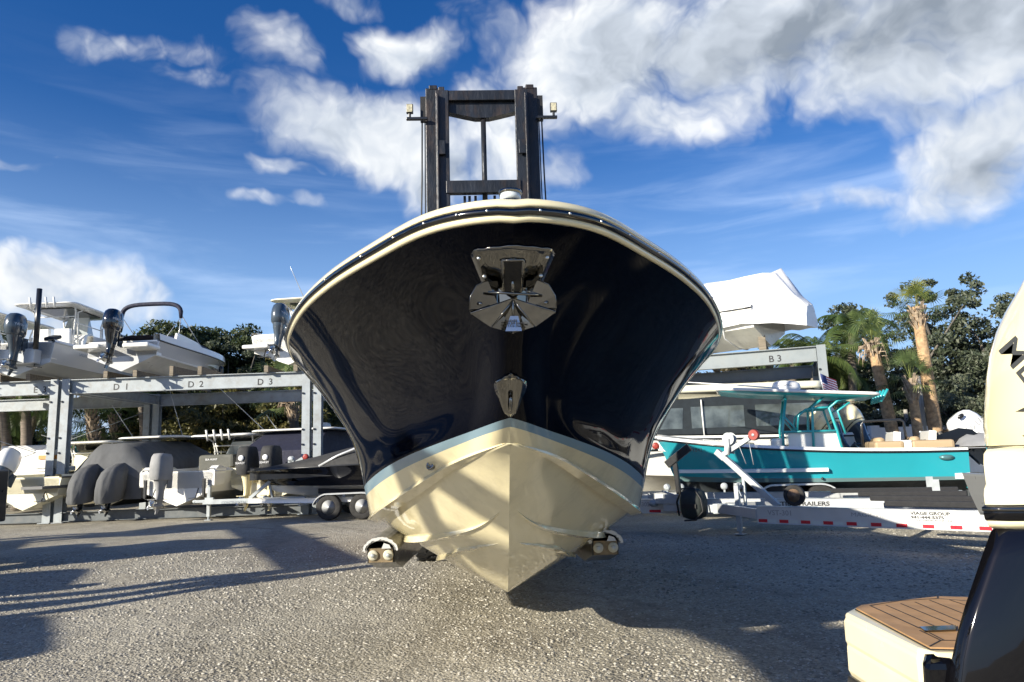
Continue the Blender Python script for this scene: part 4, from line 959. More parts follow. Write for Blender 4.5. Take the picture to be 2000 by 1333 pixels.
# grey hulled centre console, twin grey outboards
xU2 = X(10, 21.4)
b = boat('rack_boat', 'light grey centre console boat with white hardtop and rod holders, upper rack beside E 3', (xU2, 21.7, zB), 90, pitch=-1)
h = ghull(b, 8.0, 2.6, 1.02, GREYB, GREYB, ch=.40, rail=GREYB)
for yy in (-.42, .42): outboard(b, -.30, yy, 1.0, 2, OBG, OBG, 1.22, word='YAMAHA', stripe=None)
eb = MB(); eb.box(-.35, .0, -.85, .85, .35, .80); eb.build('engine_bracket', [GREYB], b, bevel=.03)
console(b, 3.0, .55, .95, 1.35); ttop(b, 1.1, 3.9, 2.1, 2.55, 1.0, rods=4, under=BLACKP)
for yy in (-.35, .35): seat(b, 2.0, yy, 1.15)
sr = MB(); sr.tube([(-.45, -.95, .75), (-.45, -.92, 2.62)], .075, 10); sr.build('covered_pole', [BLACKP], b)
cu = MB(); cu.bar((.1, -.95, 1.15), (.75, -.80, 1.35), .28, .12); cu.build('bolster', [COVK], b, bevel=.04)
text('SAILFISH', .15, mat('grey_blue_logo', (.20, .24, .30), .4), b, frame((1.15, -1.295, .78), (1, 0, 0), (0, 0, 1)))
trim_tabs(b, 2.6); bunks(xU2, 21.8, label='weathered timber bunk under the light grey rack boat')
# far left neighbour: only its engine and hardtop edge show
xU1 = X(-115, 21.4)
b = boat('rack_boat', 'white boat cut off by the left edge, upper rack, its hardtop corner showing', (xU1 - 1.2, 21.7, zB), 90)
ghull(b, 8.0, 2.7, 1.05, WHITE2, WHITE2); outboard(b, -.3, -.9, 1.0, 2, OBG, OBG, 1.15, word='YAMAHA'); outboard(b, -.3, 0, 1.0, 2, OBG, OBG, 1.15)
console(b, 3.0, .55); ttop(b, 1.0, 4.6, 2.9, 2.35, 1.0, rods=0); bunks(xU1 - 1.2, 21.8, label='weathered timber bunk at the left edge under the cut off boat')
# bowrider with folded navy bimini and black outboard
xU3 = X(207, 21.0)
b = boat('rack_boat', 'white and grey bowrider with folded navy bimini and black outboard, above D 1', (xU3 + .05, 21.7, zB + .05), 88, pitch=-1.5)
h = ghull(b, 6.3, 2.45, .90, mat('bowrider_grey', (.50, .51, .52), .25, coat=.5), WHITE2, ch=.5, stripe=mat('bowrider_band', (.68, .68, .66), .3), bow_rise=.12, gh=.24)
outboard(b, -.28, 0, .98, 6, OBK, OBK, 1.2, word='MERCURY')
for sg in (-1, 1): sp = MB(); sp.box(-.65, .1, min(sg * .35, sg * 1.15), max(sg * .35, sg * 1.15), .62, .76); sp.build('swim_platform', [WHITE], b, bevel=.05)
cv = MB(); rr = []
for i in range(12):
    s = i / 11; x = .8 + 5.1 * s; hw = h['hb'](x / 6.3) * .86; zt = [.18, .20, .22, .34, .52, .40, .42, .36, .28, .22, .14, .02][i]
    rr.append([(x, hw * math.cos(a), 1.10 + zt * math.sin(a) ** .8) for a in [math.pi * k / 12 for k in range(13)]])
cv.loft(rr, closed=False, caps=False); cv.build('mooring_cover', [COVN], b)
bm_ = MB(); pts = []
for i in range(17):
    a = math.pi * i / 16; pts.append((1.5, 1.0 * math.copysign(abs(math.cos(a)) ** .55, math.cos(a)), 1.95 + .52 * math.sin(a) ** .5))
bm_.tube(pts, [.05] + [.072] * 15 + [.05], 10); bo = bm_.build('bimini_top', [COVN], b)
for sg in (-1, 1):
    tb = MB(); tb.tube([(1.5, sg * 1.0, 1.98), (1.3, sg * 1.05, 1.15)], .014, 6); tb.tube([(1.5, sg * 1.0, 1.98), (.6, sg * 1.0, 1.1)], .010, 6)
    tb.tube([(1.55, sg * 1.0, 2.05), (3.1, sg * 1.02, 1.15)], .014, 6); tb.build('bimini_frame', [ALU], bo)
wsd = MB(); wsd.prism([(.95, 1.0), (3.4, .98), (2.4, 1.28), (1.05, 1.36)], -1.16, -1.08, 'y'); wsd.build('side_coaming', [WHITE], b, bevel=.03)
fe = MB(); fe.tube([(4.1, -1.12, .98), (4.1, -1.22, .72)], .006, 6); fe.lathe([(.02, 0), (.075, .04), (.085, .12), (.085, .36), (.075, .44), (.02, .48)], 12, 0, Matrix.Translation((4.1, -1.24, .25))); fe.build('fender', [BLACKP], b)
bunks(xU3, 21.8, L=5.4, label='weathered timber bunk under the bowrider with the folded bimini')
# white boat with tan hardtop and grey outboard, partly behind the navy hull
xU4 = X(497, 21.2)
b = boat('rack_boat', 'white boat with cream hardtop and dark outboard, upper rack beside the navy hull', (xU4 + .75, 22.0, zB + .12), 82, pitch=2)
ghull(b, 7.5, 2.6, .95, WHITE, CREAM2, ch=.42, gun=WHITE); outboard(b, -.3, 0, .95, 14, OBG, OBG, 1.2, word='YAMAHA')
ttop(b, .9, 4.2, 2.3, 2.25, 1.0, roofm=CREAM2, rods=0, under=BLACKP, ants=((2.0, .3, 2.3, 1.2, .5, 3.4),)); console(b, 3.0, .5)
for sg in (-1, 1): sp = MB(); sp.box(-.55, .1, min(sg * .4, sg * 1.25), max(sg * .4, sg * 1.25), .50, .62); sp.build('swim_platform', [WHITE], b, bevel=.04)
rl = MB(); rl.tube([(.1, -1.25, 1.05), (.1, -1.25, 1.42), (2.4, -1.28, 1.42), (2.4, -1.28, 1.05)], .018, 6); rl.build('side_rail', [STEEL], b)
trim_tabs(b, 2.6); bunks(xU4 + .6, 21.8, label='weathered timber bunk under the boat with the cream hardtop')
o = thing('timber_bunk', 'long low timber bunk lying empty above D 2', 'timber', (X(395, 22), 21.8, ZB), R(4), 'timber bunks laid across the rack beams'); MB().box(-.06, .06, 0, 5.2, 0, .26).build('plank', [WOOD], o, bevel=.006)
o = thing('timber_bunk', 'short timber bunk lying empty between D 2 and the bowrider', 'timber', (X(340, 22), 21.8, ZB), R(-3), 'timber bunks laid across the rack beams'); MB().box(-.06, .06, 0, 5.2, 0, .30).build('plank', [WOOD], o, bevel=.006)

# ---- boats standing under the left rack ------------------------------------------
zL = .42
# cream boat with white tilted outboard
xL0 = X(62, 21.5)
b = boat('cream_boat', 'cream boat with tilted white outboard and hardtop, under the rack beside the left post pair', (xL0, 21.5, zL), 84)
ghull(b, 7.4, 2.5, .92, CREAM2, CREAM2, gun=CREAM2); outboard(b, -.30, .22, .95, 28, OBW, OBG, 1.15)
console(b, 3.2, .5, 1.3, 1.3, CREAM2, False); ttop(b, 2.0, 5.4, 2.3, 1.98, 1.0, roofm=WHITE, rods=0, ants=((2.7, .8, 2.04, 2.0, 1.2, 2.3),))
ws_ = MB(); ws_.add([(3.9, -1.0, 1.35), (3.9, 1.0, 1.35), (3.2, .9, 1.95), (3.2, -.9, 1.95)], [(0, 1, 2, 3)]); ws_.add([(3.9, -1.0, 1.35), (3.2, -.9, 1.95), (2.7, -.95, 1.5)], [(0, 1, 2)]); wo = ws_.build('windshield', [GLASS], b); s_ = wo.modifiers.new('t', 'SOLIDIFY'); s_.thickness = .02
seat(b, .9, -.3, 1.1, WHITE, .9, ORNG, 'aft_seat'); tp = MB(); tp.box(-.7, .9, -1.15, -.5, .62, .70); tp.build('swim_platform', [mat('platform_grey', (.12, .12, .12), .5)], b); trim_tabs(b, 2.5)
# grey covered boat
xL1 = X(196, 21.5)
b = boat('covered_boat', 'boat under a big dark grey canvas cover with two covered outboards, under D 1', (xL1 + .1, 22.0, zL), 87)
h = ghull(b, 8.2, 2.7, 1.0, CREAM2, BOTTOM, gun=CREAM2, deck=False)
cv = MB(); rr = []; rg = random.Random(9)
TZ = [(-.12, 1.05, 1.15, .62), (.05, 1.5, 1.22, .66), (.25, 1.88, 1.25, .72), (.9, 1.92, 1.32, .8), (1.6, 1.97, 1.35, .9), (2.4, 1.98, 1.38, 1.0), (3.3, 2.02, 1.38, 1.0), (4.0, 1.96, 1.36, 1.0), (5.0, 1.72, 1.28, 1.02), (6.0, 1.45, 1.05, 1.08), (7.0, 1.32, .7, 1.22), (8.1, 1.22, .12, 1.24)]
for x, zt, hw, z0 in TZ:
    r_ = []
    for k in range(25):
        t = -1 + 2 * k / 24; a = abs(t); y = hw * math.copysign(min(1, a * 1.25) ** .9, t) if a > .1 else hw * t * 1.25
        z = zt - (zt - z0) * max(0, (a - .22) / .78) ** 1.15
        if a > .8: z = z0 - .38 * (a - .8) / .2
        r_.append((x, y * (1 + rg.uniform(-.02, .02)) + .03 * math.sin(5 * x + 3 * t), z + .035 * math.sin(4.5 * x + 6 * a) * a + rg.uniform(-.015, .015)))
    rr.append(r_)
cv.loft(rr, closed=False, caps=False); r0 = rr[0]; cv.add(r0, [tuple(range(25))]); co = cv.build('canvas_cover', [COVG], b)
for x_ in (1.3, 3.2, 5.0):
    st_ = MB(); hw_ = 1.34; st_.tube([(x_, -hw_ - .03, .75), (x_, -hw_ * .97, 1.05), (x_, -hw_ * .75, 1.62)], .014, 5); st_.build('tie_down_strap', [BLACKP], co)
for yy in (-.42, .42):
    outboard(b, -.35, yy, .48, 4, OBK, OBK, .84)
    s = MB(); rings = []; rg = random.Random(int(yy * 50))
    for z, hw_, x0_, x1_ in ((.18, .30, -.98, -.20), (.24, .33, -1.02, -.12), (.55, .34, -1.02, .0), (.82, .32, -.96, .1), (1.05, .27, -.80, .2), (1.20, .20, -.58, .3), (1.30, .10, -.30, .4)):
        rings.append([((x0_ + x1_) / 2 + (x1_ - x0_) / 2 * math.cos(2 * math.pi * k / 28) * (1 + .05 * math.sin(9 * k) + .05 * math.sin(2.1 * k + z * 4)), yy + hw_ * math.sin(2 * math.pi * k / 28) * (1 + .09 * math.sin(2.4 * k + z * 2.5) + rg.uniform(-.03, .03)), z + .05 * math.cos(2 * math.pi * k / 28)) for k in range(28)])
    s.loft(rings, caps=True); s.build('outboard_cover', [COVG], co)
ttop(b, 2.0, 4.6, 2.2, 2.10, 2.2, legs=False, rods=0, ants=((2.4, .7, 2.15, 1.6, 1.0, 3.2), (3.6, -.4, 2.15, 3.0, -.1, 4.0)))
# white centre console
xL2 = X(352, 21.6)
b = boat('white_boat', 'white centre console with grey covered outboard and hardtop with four rod holders, under D 2', (xL2 + .12, 21.4, zL - .02), 80)
h = ghull(b, 7.2, 2.5, .96, WHITE, WHITE, ch=.40, rail=WHITE)
for sg in (-1, 1):
    c = MB(); c.prism([(0, .55), (.5, .6), (.6, 1.06), (.25, 1.16), (0, 1.0)], -1.20, -.96, 'y') if sg < 0 else c.prism([(0, .55), (.5, .6), (.6, 1.06), (.25, 1.16), (0, 1.0)], 1.0, 1.24, 'y'); c.build('stern_quarter', [WHITE], b, bevel=.06)
outboard(b, -.32, .1, .80, 3, OBG, COVL, 1.12, cover=COVL)
lc = MB(); lc.box(1.9, 2.8, -.62, .62, .9, 1.48); lc.build('seat_cover', [mat('olive_canvas', (.10, .10, .085), .8, bump=.3, var=.1)], b, bevel=.09); text('SEA HUNT', .09, INKW, b, frame((1.885, .35, 1.30), (0, -1, 0), (0, 0, 1)))
console(b, 3.4, .4, 1.1, 1.05); cc = MB(); cc.box(2.95, 3.4, -.5, .5, .8, 1.4); cc.build('console_cover', [COVL], b, bevel=.08)
ttop(b, 2.0, 5.0, 2.2, 2.08, .9, rods=4, ants=((4.4, -.5, 2.12, 2.6, .6, 3.9),), xr0=2.9, xr1=4.2)
eg = MB(); eg.add([(4.2, -.62, 1.3), (4.2, .62, 1.3), (4.0, .6, 2.05), (4.0, -.6, 2.05)], [(0, 1, 2, 3)]); eg.add([(3.3, -.64, 1.3), (4.2, -.64, 1.3), (4.0, -.64, 2.05), (3.3, -.64, 2.05)], [(0, 1, 2, 3)]); go = eg.build('windshield', [mat('smoky_vinyl', (.07, .08, .07), .15, coat=.5)], b); s_ = go.modifiers.new('t', 'SOLIDIFY'); s_.thickness = .01
for sg in (-1, 1):
    th = MB(); th.bar((-.12, sg * .95, .25), (-.12, sg * .95, .78), .07, .07, up=(1, 0, 0)); th.build('ladder', [BLACKP], b)
text('SEA HUNT', .10, INK, b, frame((1.9, -1.262, .80), (1, 0, 0), (0, 0, 1))); trim_tabs(b, 2.5, .22)
# navy enclosure boat, two charcoal covered outboards
xL3 = X(505, 21.8)
b = boat('enclosed_boat', 'cream boat with navy canvas enclosure, radar and two charcoal covered outboards, behind the black bowrider', (xL3 + .35, 21.9, zL), 82)
h = ghull(b, 8.4, 2.8, .98, CREAM2, CREAM2, gun=CREAM2)
for yy in (-.37, .37):
    o = outboard(b, -.30, yy, .86, 0, OBC, OBC, 1.22, cover=COVK)
    d_ = MB(); d_.lathe([(.001, 0), (.085, 0), (.085, .004), (.001, .004)], 20, 0, frame((-1.01, yy, 1.30), (0, -1, 0), (0, 0, 1))); d_.build('round_badge', [INKW], o); text('SEAKEY', .085, INKW, o, frame((-1.015, yy + .17, 1.13), (0, -1, 0), (0, 0, 1)))
en = MB(); en.loft([[(x, y * k, z) for x, y, z in ((.5 if z0 < 2 else 1.8, -1.25, z0), (5.2, -1.15, z0), (5.2, 1.15, z0), (.5 if z0 < 2 else 1.8, 1.25, z0))] for z0, k in ((1.0, 1), (1.5, .96), (2.12, .86))], smooth=False); en.build('canvas_enclosure', [COVN], b, bevel=.03)
ttop(b, 1.4, 5.6, 2.9, 2.16, 1.4, legs=False, rods=0, radar=True, ants=((1.9, .7, 2.2, 1.5, .9, 2.7),))
text('RAYMARINE', .075, INKG, b, frame((3.60, .22, 2.36), (0, -1, 0), (0, 0, 1))); trim_tabs(b, 2.8)
hc = MB(); hc.prism([(.0, 1.0), (1.6, 1.0), (1.4, 1.25), (.1, 1.22)], -1.35, -1.2, 'y'); hc.build('coaming', [WHITE], b, bevel=.03)
# blue green boat and small white one behind at the far left
b = boat('distant_boat', 'white cabin boat at the far left edge behind the tilted outboard', (X(-25, 26.5), 26.5, .3), 92); ghull(b, 7, 2.5, 1.0, WHITE2, WHITE2); ws_ = MB(); ws_.prism([(2.4, 1.1), (4.8, 1.1), (4.0, 2.1), (2.6, 2.3)], -1.0, 1.0, 'y'); ws_.build('cabin', [WHITE2], b, bevel=.05); w2 = MB(); w2.prism([(2.8, 1.35), (4.2, 1.35), (3.8, 1.95), (2.9, 2.05)], -1.02, 1.02, 'y'); w2.build('cabin_window', [GLASS], b)
# ---------------------------------------------------------------- black bowrider on its trailer, in front of the left rack
DT = 19.2
tx = X(735, DT, 985)
pt = on_ground(420, 1012); pw = on_ground(676, 1006)
DT = pw.y
t = trailer('white boat trailer with chrome wheels carrying the black bowrider', (pw.x + 3.2, DT - .75, 0), 177, L=pw.x + 3.2 - pt.x + .2, w=1.9, zf=.52, m=WHITE, axles=(2.3, 3.2), refl=False, winch=True, wh=.9, deep=.13, jackx=.35, converge=1.6, bunk=True)
text('CONTINENTAL', .10, INKG, t, frame((6.2, 0.98, .50), (-1, 0, 0), (0, 0, 1)))
b = boat('black_bowrider', 'black bowrider with dark cover and pale tower bars on the white trailer', (pw.x + 4.3, DT - .70, .58), 177)
h = ghull(b, 7.0, 2.45, .86, BLACKG, WHITE, ch=.34, gun=BLACKP, bow_rise=-.12, gh=.06, rise=.8, rst=.66, czr=.2, rakef=.08)
cv = MB(); rr = []
for i in range(15):
    s = i / 14; x = .1 + 6.95 * s; hw = h['hb'](min(.999, x / 7.0)) * 1.02; zt = [.2, .5, .72, .9, .98, 1.0, .98, .92, .8, .62, .45, .32, .2, .1, .0][i]
    rr.append([(x, hw * math.cos(a), h['sh'](x / 7) + .0 + (zt * .58 + .03) * max(0, math.sin(a)) ** .7) for a in [math.pi * k / 14 for k in range(15)]])
cv.loft(rr, closed=False, caps=False); co = cv.build('mooring_cover', [COVK], b)
tw = MB()
for sg in (-1, 1): tw.tube([(4.6, sg * 1.17, .84), (4.1, sg * 1.15, 1.10), (3.3, sg * 1.1, 1.40), (2.3, sg * .98, 1.62), (1.9, sg * .95, 1.66)], .035, 8); tw.tube([(2.9, sg * 1.05, 1.24), (2.2, sg * 1.0, 1.5)], .028, 8)
tw.tube([(1.9, -.95, 1.66), (1.9, .95, 1.66)], .035, 8); tw.build('tower', [ALU], b)
text('2300\nBR', .13, INKW, co, frame((3.1, 1.235, 1.0), (-1, 0, 0), (0, .12, 1)), shear=.2); text('SEA-DOO', .14, INKG, b, frame((2.6, 1.225, .56), (-1, 0, 0), (0, 0, 1)))
outboard(b, -.3, 0, 1.0, 20, OBK, OBK, 1.0)

# ---------------------------------------------------------------- right: shrink wrapped boat on the rack
pw_ = at(1500, 668, 22.0)
b = boat('wrapped_boat', 'boat in white shrink wrap on the upper right rack, above B 3', (pR1.x - 1.1, 21.0, ZB + .16), 137)
h = ghull(b, 7.4, 2.5, 1.0, WHITE2, WHITE2, ch=.45, gun=WHITE)
wr = MB(); rr = []
W_T = [(-1.25, 1.5, .42, .72, .0), (-.95, 1.95, .62, .80, .0), (-.5, 2.9, .98, .92, .8), (-.2, 2.95, 1.12, .95, .4), (.3, 2.95, 1.25, .97, .0), (.8, 2.98, 1.28, .98, .0), (1.6, 3.0, 1.3, .96, .5), (2.4, 3.0, 1.32, .95, .05), (3.4, 3.0, 1.30, .98, .2), (4.2, 2.95, 1.27, 1.02, 0), (5.0, 2.7, 1.15, 1.08, .1), (6.0, 1.9, .85, 1.12, 0), (7.0, 1.3, .4, 1.2, 0), (7.45, 1.24, .06, 1.22, 0)]
rg = random.Random(2)
for x, zt, hw, z0, pk in W_T:
    zt *= .70; z0 = min(z0 * .80, zt - .3); r_ = []
    for k in range(21):
        tt = -1 + 2 * k / 20; a = abs(tt)
        y = hw * math.copysign(min(1, (a / .55)) ** .8 * .62 + max(0, (a - .55) / .45) * .38, tt) if a > 0 else 0
        z = (zt + pk * .25 * (1 - a) ** 3 - .10 * a) if a <= .5 else zt - .05 - (zt - .05 - z0) * ((a - .5) / .5) ** 1.0
        if a > .97: z -= .22
        r_.append((x, y + rg.uniform(-.03, .03), z + rg.uniform(-.045, .045)))
    rr.append(r_)
wr.loft(rr, closed=False, caps=False); wr.add(rr[0], [tuple(range(21))], 0, True); wr.build('shrink_wrap', [WRAP], b)
for x_ in (.9, 2.9, 4.6):
    sp_ = MB(); hb_w = 1.30 if x_ < 4 else 1.2; sp_.tube([(x_, hb_w, .80), (x_ + .05, 1.02, .25), (x_, .3, .02), (x_, -.3, .02), (x_ + .05, -1.02, .25), (x_, -hb_w, .80)], .018, 6); sp_.build('wrap_strap', [INKW], b)
outboard(b, -.32, 0, .9, 45, WHITE, WHITE, .95)
for dx_, lab in ((-3.35, 'timber bunk block under the wrapped boat, nearer the B 3 lettering'), (-1.55, 'timber bunk block under the wrapped boat, nearer the rack end post')):
    o = thing('timber_bunk', lab, 'timber', (pR1.x + dx_, pR1.y - dR.y * dx_ * -1 * -1 + .0, ZB), math.atan2(dR.y, dR.x), 'timber blocks under the wrapped boat')
    o.location = Vector((pR1.x, pR1.y, ZB)) + dR * dx_ ; MB().box(-.10, .10, -.1, 5.4, 0, .42).build('plank', [WOOD], o, bevel=.006)

# ---------------------------------------------------------------- teal boat, bow to the left
DTe = 15.6
pS = at(1893, 880, 15.0); pBw = at(1272, 850, 16.9)
hd = math.degrees(math.atan2(pBw.y - pS.y, pBw.x - pS.x)); Lt = (Vector((pS.x, pS.y)) - Vector((pBw.x, pBw.y))).length
nrm = Vector((-math.sin(R(hd)), math.cos(R(hd)), 0))     # port side of the boat (towards the camera)
zt = pS.z - 1.18
b = boat('teal_boat', 'long teal fishing boat with teal framed hardtop and tilted white outboard', (pS.x - nrm.x * 1.25, pS.y - nrm.y * 1.25, zt), hd, pitch=.2)
Bt = 2.5
h = ghull(b, Lt, Bt, 1.16, TEAL, BOTTOM, ch=.50, stripe=mat('teal_waterline', (.10, .17, .17), .5), gun=WHITE, rail=BLACKP, bow_rise=.46, flare=.05, rakef=.06, rise=.9, rst=.8, czr=.05)
TEALB = b
# white spray rail along the side
sr = MB(); sr.loft([[(x, h['hb'](x / Lt) * .955 + .00 + o_, z + .03 * (x / Lt)) for o_, z in ((0, .80), (.05, .80), (.05, .86), (0, .88))] for x in [Lt * (.42 + .50 * k / 10) for k in range(11)]], smooth=False); sr.build('spray_rail', [WHITE], b)
text('NX 1842', .12, INK, b, frame((Lt * .895, h['hb'](.86) * .97 + .04, 1.32), (-1, .28, 0), (0, 0, 1)))
oval = MB(); oval.lathe([(.001, 0), (.10, 0), (.10, .006), (.001, .006)], 24, 0, frame((.42, Bt / 2 * .955, 1.05), (1, 0, 0), (0, 0, 1)) @ Matrix.Diagonal((1.4, .55, -1, 1))); oval.build('oval_badge', [mat('badge_grey', (.10, .22, .23), .3, metal=.4)], b)
sc1 = MB(); sc1.lathe([(.001, 0), (.03, 0), (.03, .02), (.001, .02)], 12, 0, frame((Lt * .44, Bt / 2 * .90, .66), (1, 0, 0), (0, 0, 1)) @ Matrix.Diagonal((1, 1, -1, 1))); sc1.build('drain_fitting', [BLACKP], b)
# console and tower frame
cx = Lt * .435; zf = .95
cn = MB(); cn.prism([(cx - .55, zf), (cx + .62, zf), (cx + .62, zf + .74), (cx + .1, zf + .78), (cx - .40, zf + .76)], -.50, .50, 'y'); cn.build('console', [WHITE], b, bevel=.05)
wb = MB(); wb.box(cx + .70, cx + 1.0, -.45, .45, zf, zf + .62); wb.build('console_seat', [WHITE], b, bevel=.06)
zr = 2.54; Q = .74
tf = MB()
for sg in (-1, 1):
    y_ = sg * .58
    tf.tube([(cx + .75, y_, zf), (cx + .73, y_, zf + 1.1 * Q), (cx + .60, y_, zr - .05)], .03, 8)
    tf.tube([(cx + .12, y_, zf), (cx + .08, y_, zf + 1.1 * Q), (cx + .05, y_, zf + 1.75 * Q), (cx - .25, y_, zr - .05)], .03, 8)
    tf.tube([(cx - .55, y_, zf), (cx - .42, y_, zf + 1.0 * Q), (cx - .30, y_, zf + 1.7 * Q), (cx - .50, y_, zf + 1.92 * Q), (cx - 1.3, y_, zr - .05)], .03, 8)
    tf.tube([(cx - .60, y_ * .9, zf + .9 * Q), (cx - .48, y_ * .9, zf + 1.6 * Q), (cx - .75, y_ * .9, zf + 1.85 * Q)], .025, 8)
    tf.tube([(cx + .42, y_, zf + 1.05 * Q), (cx + .36, y_, zf + 1.5 * Q), (cx + .2, y_, zf + 1.68 * Q), (cx - .1, y_, zf + 1.72 * Q), (cx - .3, y_, zf + 1.72 * Q)], .027, 8)
    tf.tube([(cx + .74, y_, zf + 1.02 * Q), (cx - .45, y_, zf + 1.0 * Q)], .027, 8); tf.tube([(cx + .70, y_, zf + 1.55 * Q), (cx + .42, y_, zf + 1.05 * Q)], .022, 8)
for x_, z_ in ((cx + .7, zf + 1.02 * Q), (cx - .42, zf + 1.0 * Q), (cx + .62, zr - .06), (cx - .9, zr - .06)): tf.tube([(x_, -.58, z_), (x_, .58, z_)], .025, 8)
tf.build('tower_frame', [TEALM], b)
rf = MB(); x0r, x1r = cx - 1.35, cx + 2.15
rings = [[((x0r + x1r) / 2 + a * k, bb * k, zr + dz) for a, bb in rrect(x1r - x0r, 1.85, .2)] for k, dz in ((.98, 0), (1, .01), (1, .055), (.97, .07))]
rf.loft(rings); ro = rf.build('hardtop', [WHITE], b)
uf = MB(); uf.loft([[((x0r + x1r) / 2 + a * k, bb * k, zr + dz) for a, bb in rrect(x1r - x0r - .1, 1.75, .2)] for k, dz in ((1, -.002), (.98, -.03), (.7, -.07), (.5, -.08))]); uf.build('underside', [TEALM], ro)
rd = MB(); rd.lathe([(.24, 0), (.31, .03), (.33, .10), (.30, .20), (.22, .245), (.02, .255)], 28, 0, Matrix.Translation((cx + .55, 0, zr + .08))); rd.build('radar_dome', [WHITE], ro)
text('raymarine', .085, INKG, ro, frame((cx + .80, .325, zr + .19), (-1, 0, 0), (0, 0, 1)))
an = MB(); an.tube([(cx + .75, .7, zr + .10), (cx + 1.6, .75, zr + .14), (cx + 3.6, .8, zr + .20)], [.02, .016, .008], 6); an.build('antenna', [WHITE], ro)
for k in range(5):
    r = MB(); r.tube([(x0r - .04, -.6 + .3 * k, zr - .12), (x0r - .10 - .02 * k, -.6 + .3 * k, zr + .16)], .030, 8); r.build('rod_holder', [TEALM], ro)
fl = MB(); fl.tube([(cx - .35, -.4, zr), (cx - .22, -.4, zr + .62)], .014, 6); fo = fl.build('flag_staff', [ALU], ro)
fg = MB(); vs = []; fs = []; nx_, nz_ = 13, 13
for i in range(nx_ + 1):
    for j in range(nz_ + 1):
        s = i / nx_; q = j / nz_; vs.append((cx - .23 - .36 * s - .10 * q, -.4 + .035 * math.sin(s * 9 + q * 2), zr + .58 - .40 * q - .16 * s))
for i in range(nx_):
    for j in range(nz_): fs.append((i * (nz_ + 1) + j, (i + 1) * (nz_ + 1) + j, (i + 1) * (nz_ + 1) + j + 1, i * (nz_ + 1) + j + 1))
fg.add(vs, fs, 0, True); k = 0
for i in range(nx_):
    for j in range(nz_):
        fg.m[k] = 2 if (i < 5 and j < 7) else (0 if j % 2 == 0 else 1); k += 1
f_ = fg.build('flag', [mat('flag_red', (.45, .03, .05), .7), mat('flag_white', (.75, .75, .75), .7), mat('flag_blue', (.02, .04, .15), .7)], fo)
ro.matrix_basis = Matrix.Translation((cx, 0, zr)) @ Matrix.Rotation(R(-5), 4, 'Y') @ Matrix.Translation((-cx, 0, -zr))
# cockpit furniture
for (x_, acc) in ((cx - 1.35, TAN), (cx - 2.05, TAN)):
    seat(b, x_, .1, .95, WHITE, .9, None, 'helm_seat')
    a = MB(); a.tube([(x_ + .05, -.3, 1.42), (x_ + .05, .5, 1.42)], .09, 10); a.build('bolster', [acc], b)
ar = MB(); ar.tube([(cx - .95, .3, 1.2), (cx - .97, .3, 1.82), (cx - 1.03, .3, 1.88), (cx - 1.78, .3, 1.89), (cx - 1.84, .3, 1.84), (cx - 1.86, .3, 1.2)], .028, 8); ar.build('leaning_rail', [BLACKP], b)
bk = MB(); bk.prism([(cx - 2.1, 1.2), (cx - 3.6, 1.2), (cx - 3.15, 1.62), (cx - 2.9, 1.66), (cx - 2.2, 1.42)], -.6, .3, 'y'); bk.build('black_seat_back', [BLACKG], b, bevel=.05)
cl = MB(); rg = random.Random(3); rr = []
for i in range(9):
    x_ = cx - 2.75 - 1.15 * i / 8; hh = [.02, .2, .28, .32, .34, .3, .3, .16, .02][i]; rr.append([(x_, 1.0 * math.cos(a) + rg.uniform(-.03, .03), 1.22 + hh * math.sin(a) * (1 + rg.uniform(-.12, .12))) for a in [math.pi * k / 10 for k in range(11)]])
cl.loft(rr, closed=False, caps=False); cl.build('crumpled_cover', [COVL], b)
cs_ = MB(); cs_.box(.15, .98, -.5, .9, 1.18, 1.42); cs_.box(1.12, 1.7, -.5, .9, 1.18, 1.42); cs_.build('aft_cushion', [TAN], b, bevel=.06); c2 = MB(); c2.box(.98, 1.12, -.5, .9, 1.18, 1.43); c2.build('cushion_stripe', [WHITE], b)
ob = outboard(b, -.40, -.10, 1.10, 40, OBW, OBG, 1.22)
T_ = Matrix.Translation((-.40, -.10, 1.10)) @ Matrix.Rotation(R(40), 4, 'Y') @ Matrix.Scale(1.22, 4)
stx = text('SUZUKI', .15, INKG, ob, T_ @ frame((-.12, .240, .30), (-1, 0, 0), (0, 0, 1)), bold=.004, shear=.15, ext=0); conform(stx, [c for c in kids(ob) if c.name.startswith('cowling')][0], T_.to_3x3() @ Vector((0, -1, 0)))
vn = MB(); vn.lathe([(.001, 0), (.05, 0), (.05, .004), (.001, .004)], 20, 0, T_ @ frame((-.30, .238, .62), (1, 0, 0), (0, 0, 1)) @ Matrix.Diagonal((1.3, .75, -1, 1))); vn.build('air_vent', [BLACKP], ob)
es = MB(); es.box(-.62, 0, -.8, .8, .38, .66); es.build('swim_platform', [TEAL], b, bevel=.02)
bt = MB(); bt.box(-.62, 0, -.75, .75, .10, .36); bt.build('engine_bracket', [BOTTOM], b, bevel=.02)
for x_, lab in ((Lt * .60, 'pair'), (Lt * .42, 'pair')): pass

# teal boat's own trailer
up = Vector((math.cos(R(hd)), math.sin(R(hd)), 0))
o = Vector((pS.x, pS.y, 0)) - nrm * 1.25 + up * .3
t = trailer('aluminium tandem trailer carrying the teal boat', (o.x, o.y, 0), hd, L=9.6, w=1.95, zf=.42, axles=(2.6, 3.5), winch=True, wh=.95, deep=.16, converge=1.8)
# rollers under the keel
for x_ in (4.3, 4.62, 5.6, 5.92):
    r = MB(); r.lathe([(.03, -.04), (.075, -.04), (.085, 0), (.075, .04), (.03, .04)], 14, 0, Matrix.Translation((x_, .75, .66)) @ Matrix.Rotation(R(90), 4, 'X')); r.box(x_ - .02, x_ + .02, .74, .78, .44, .64); r.build('roller', [GALV], t)

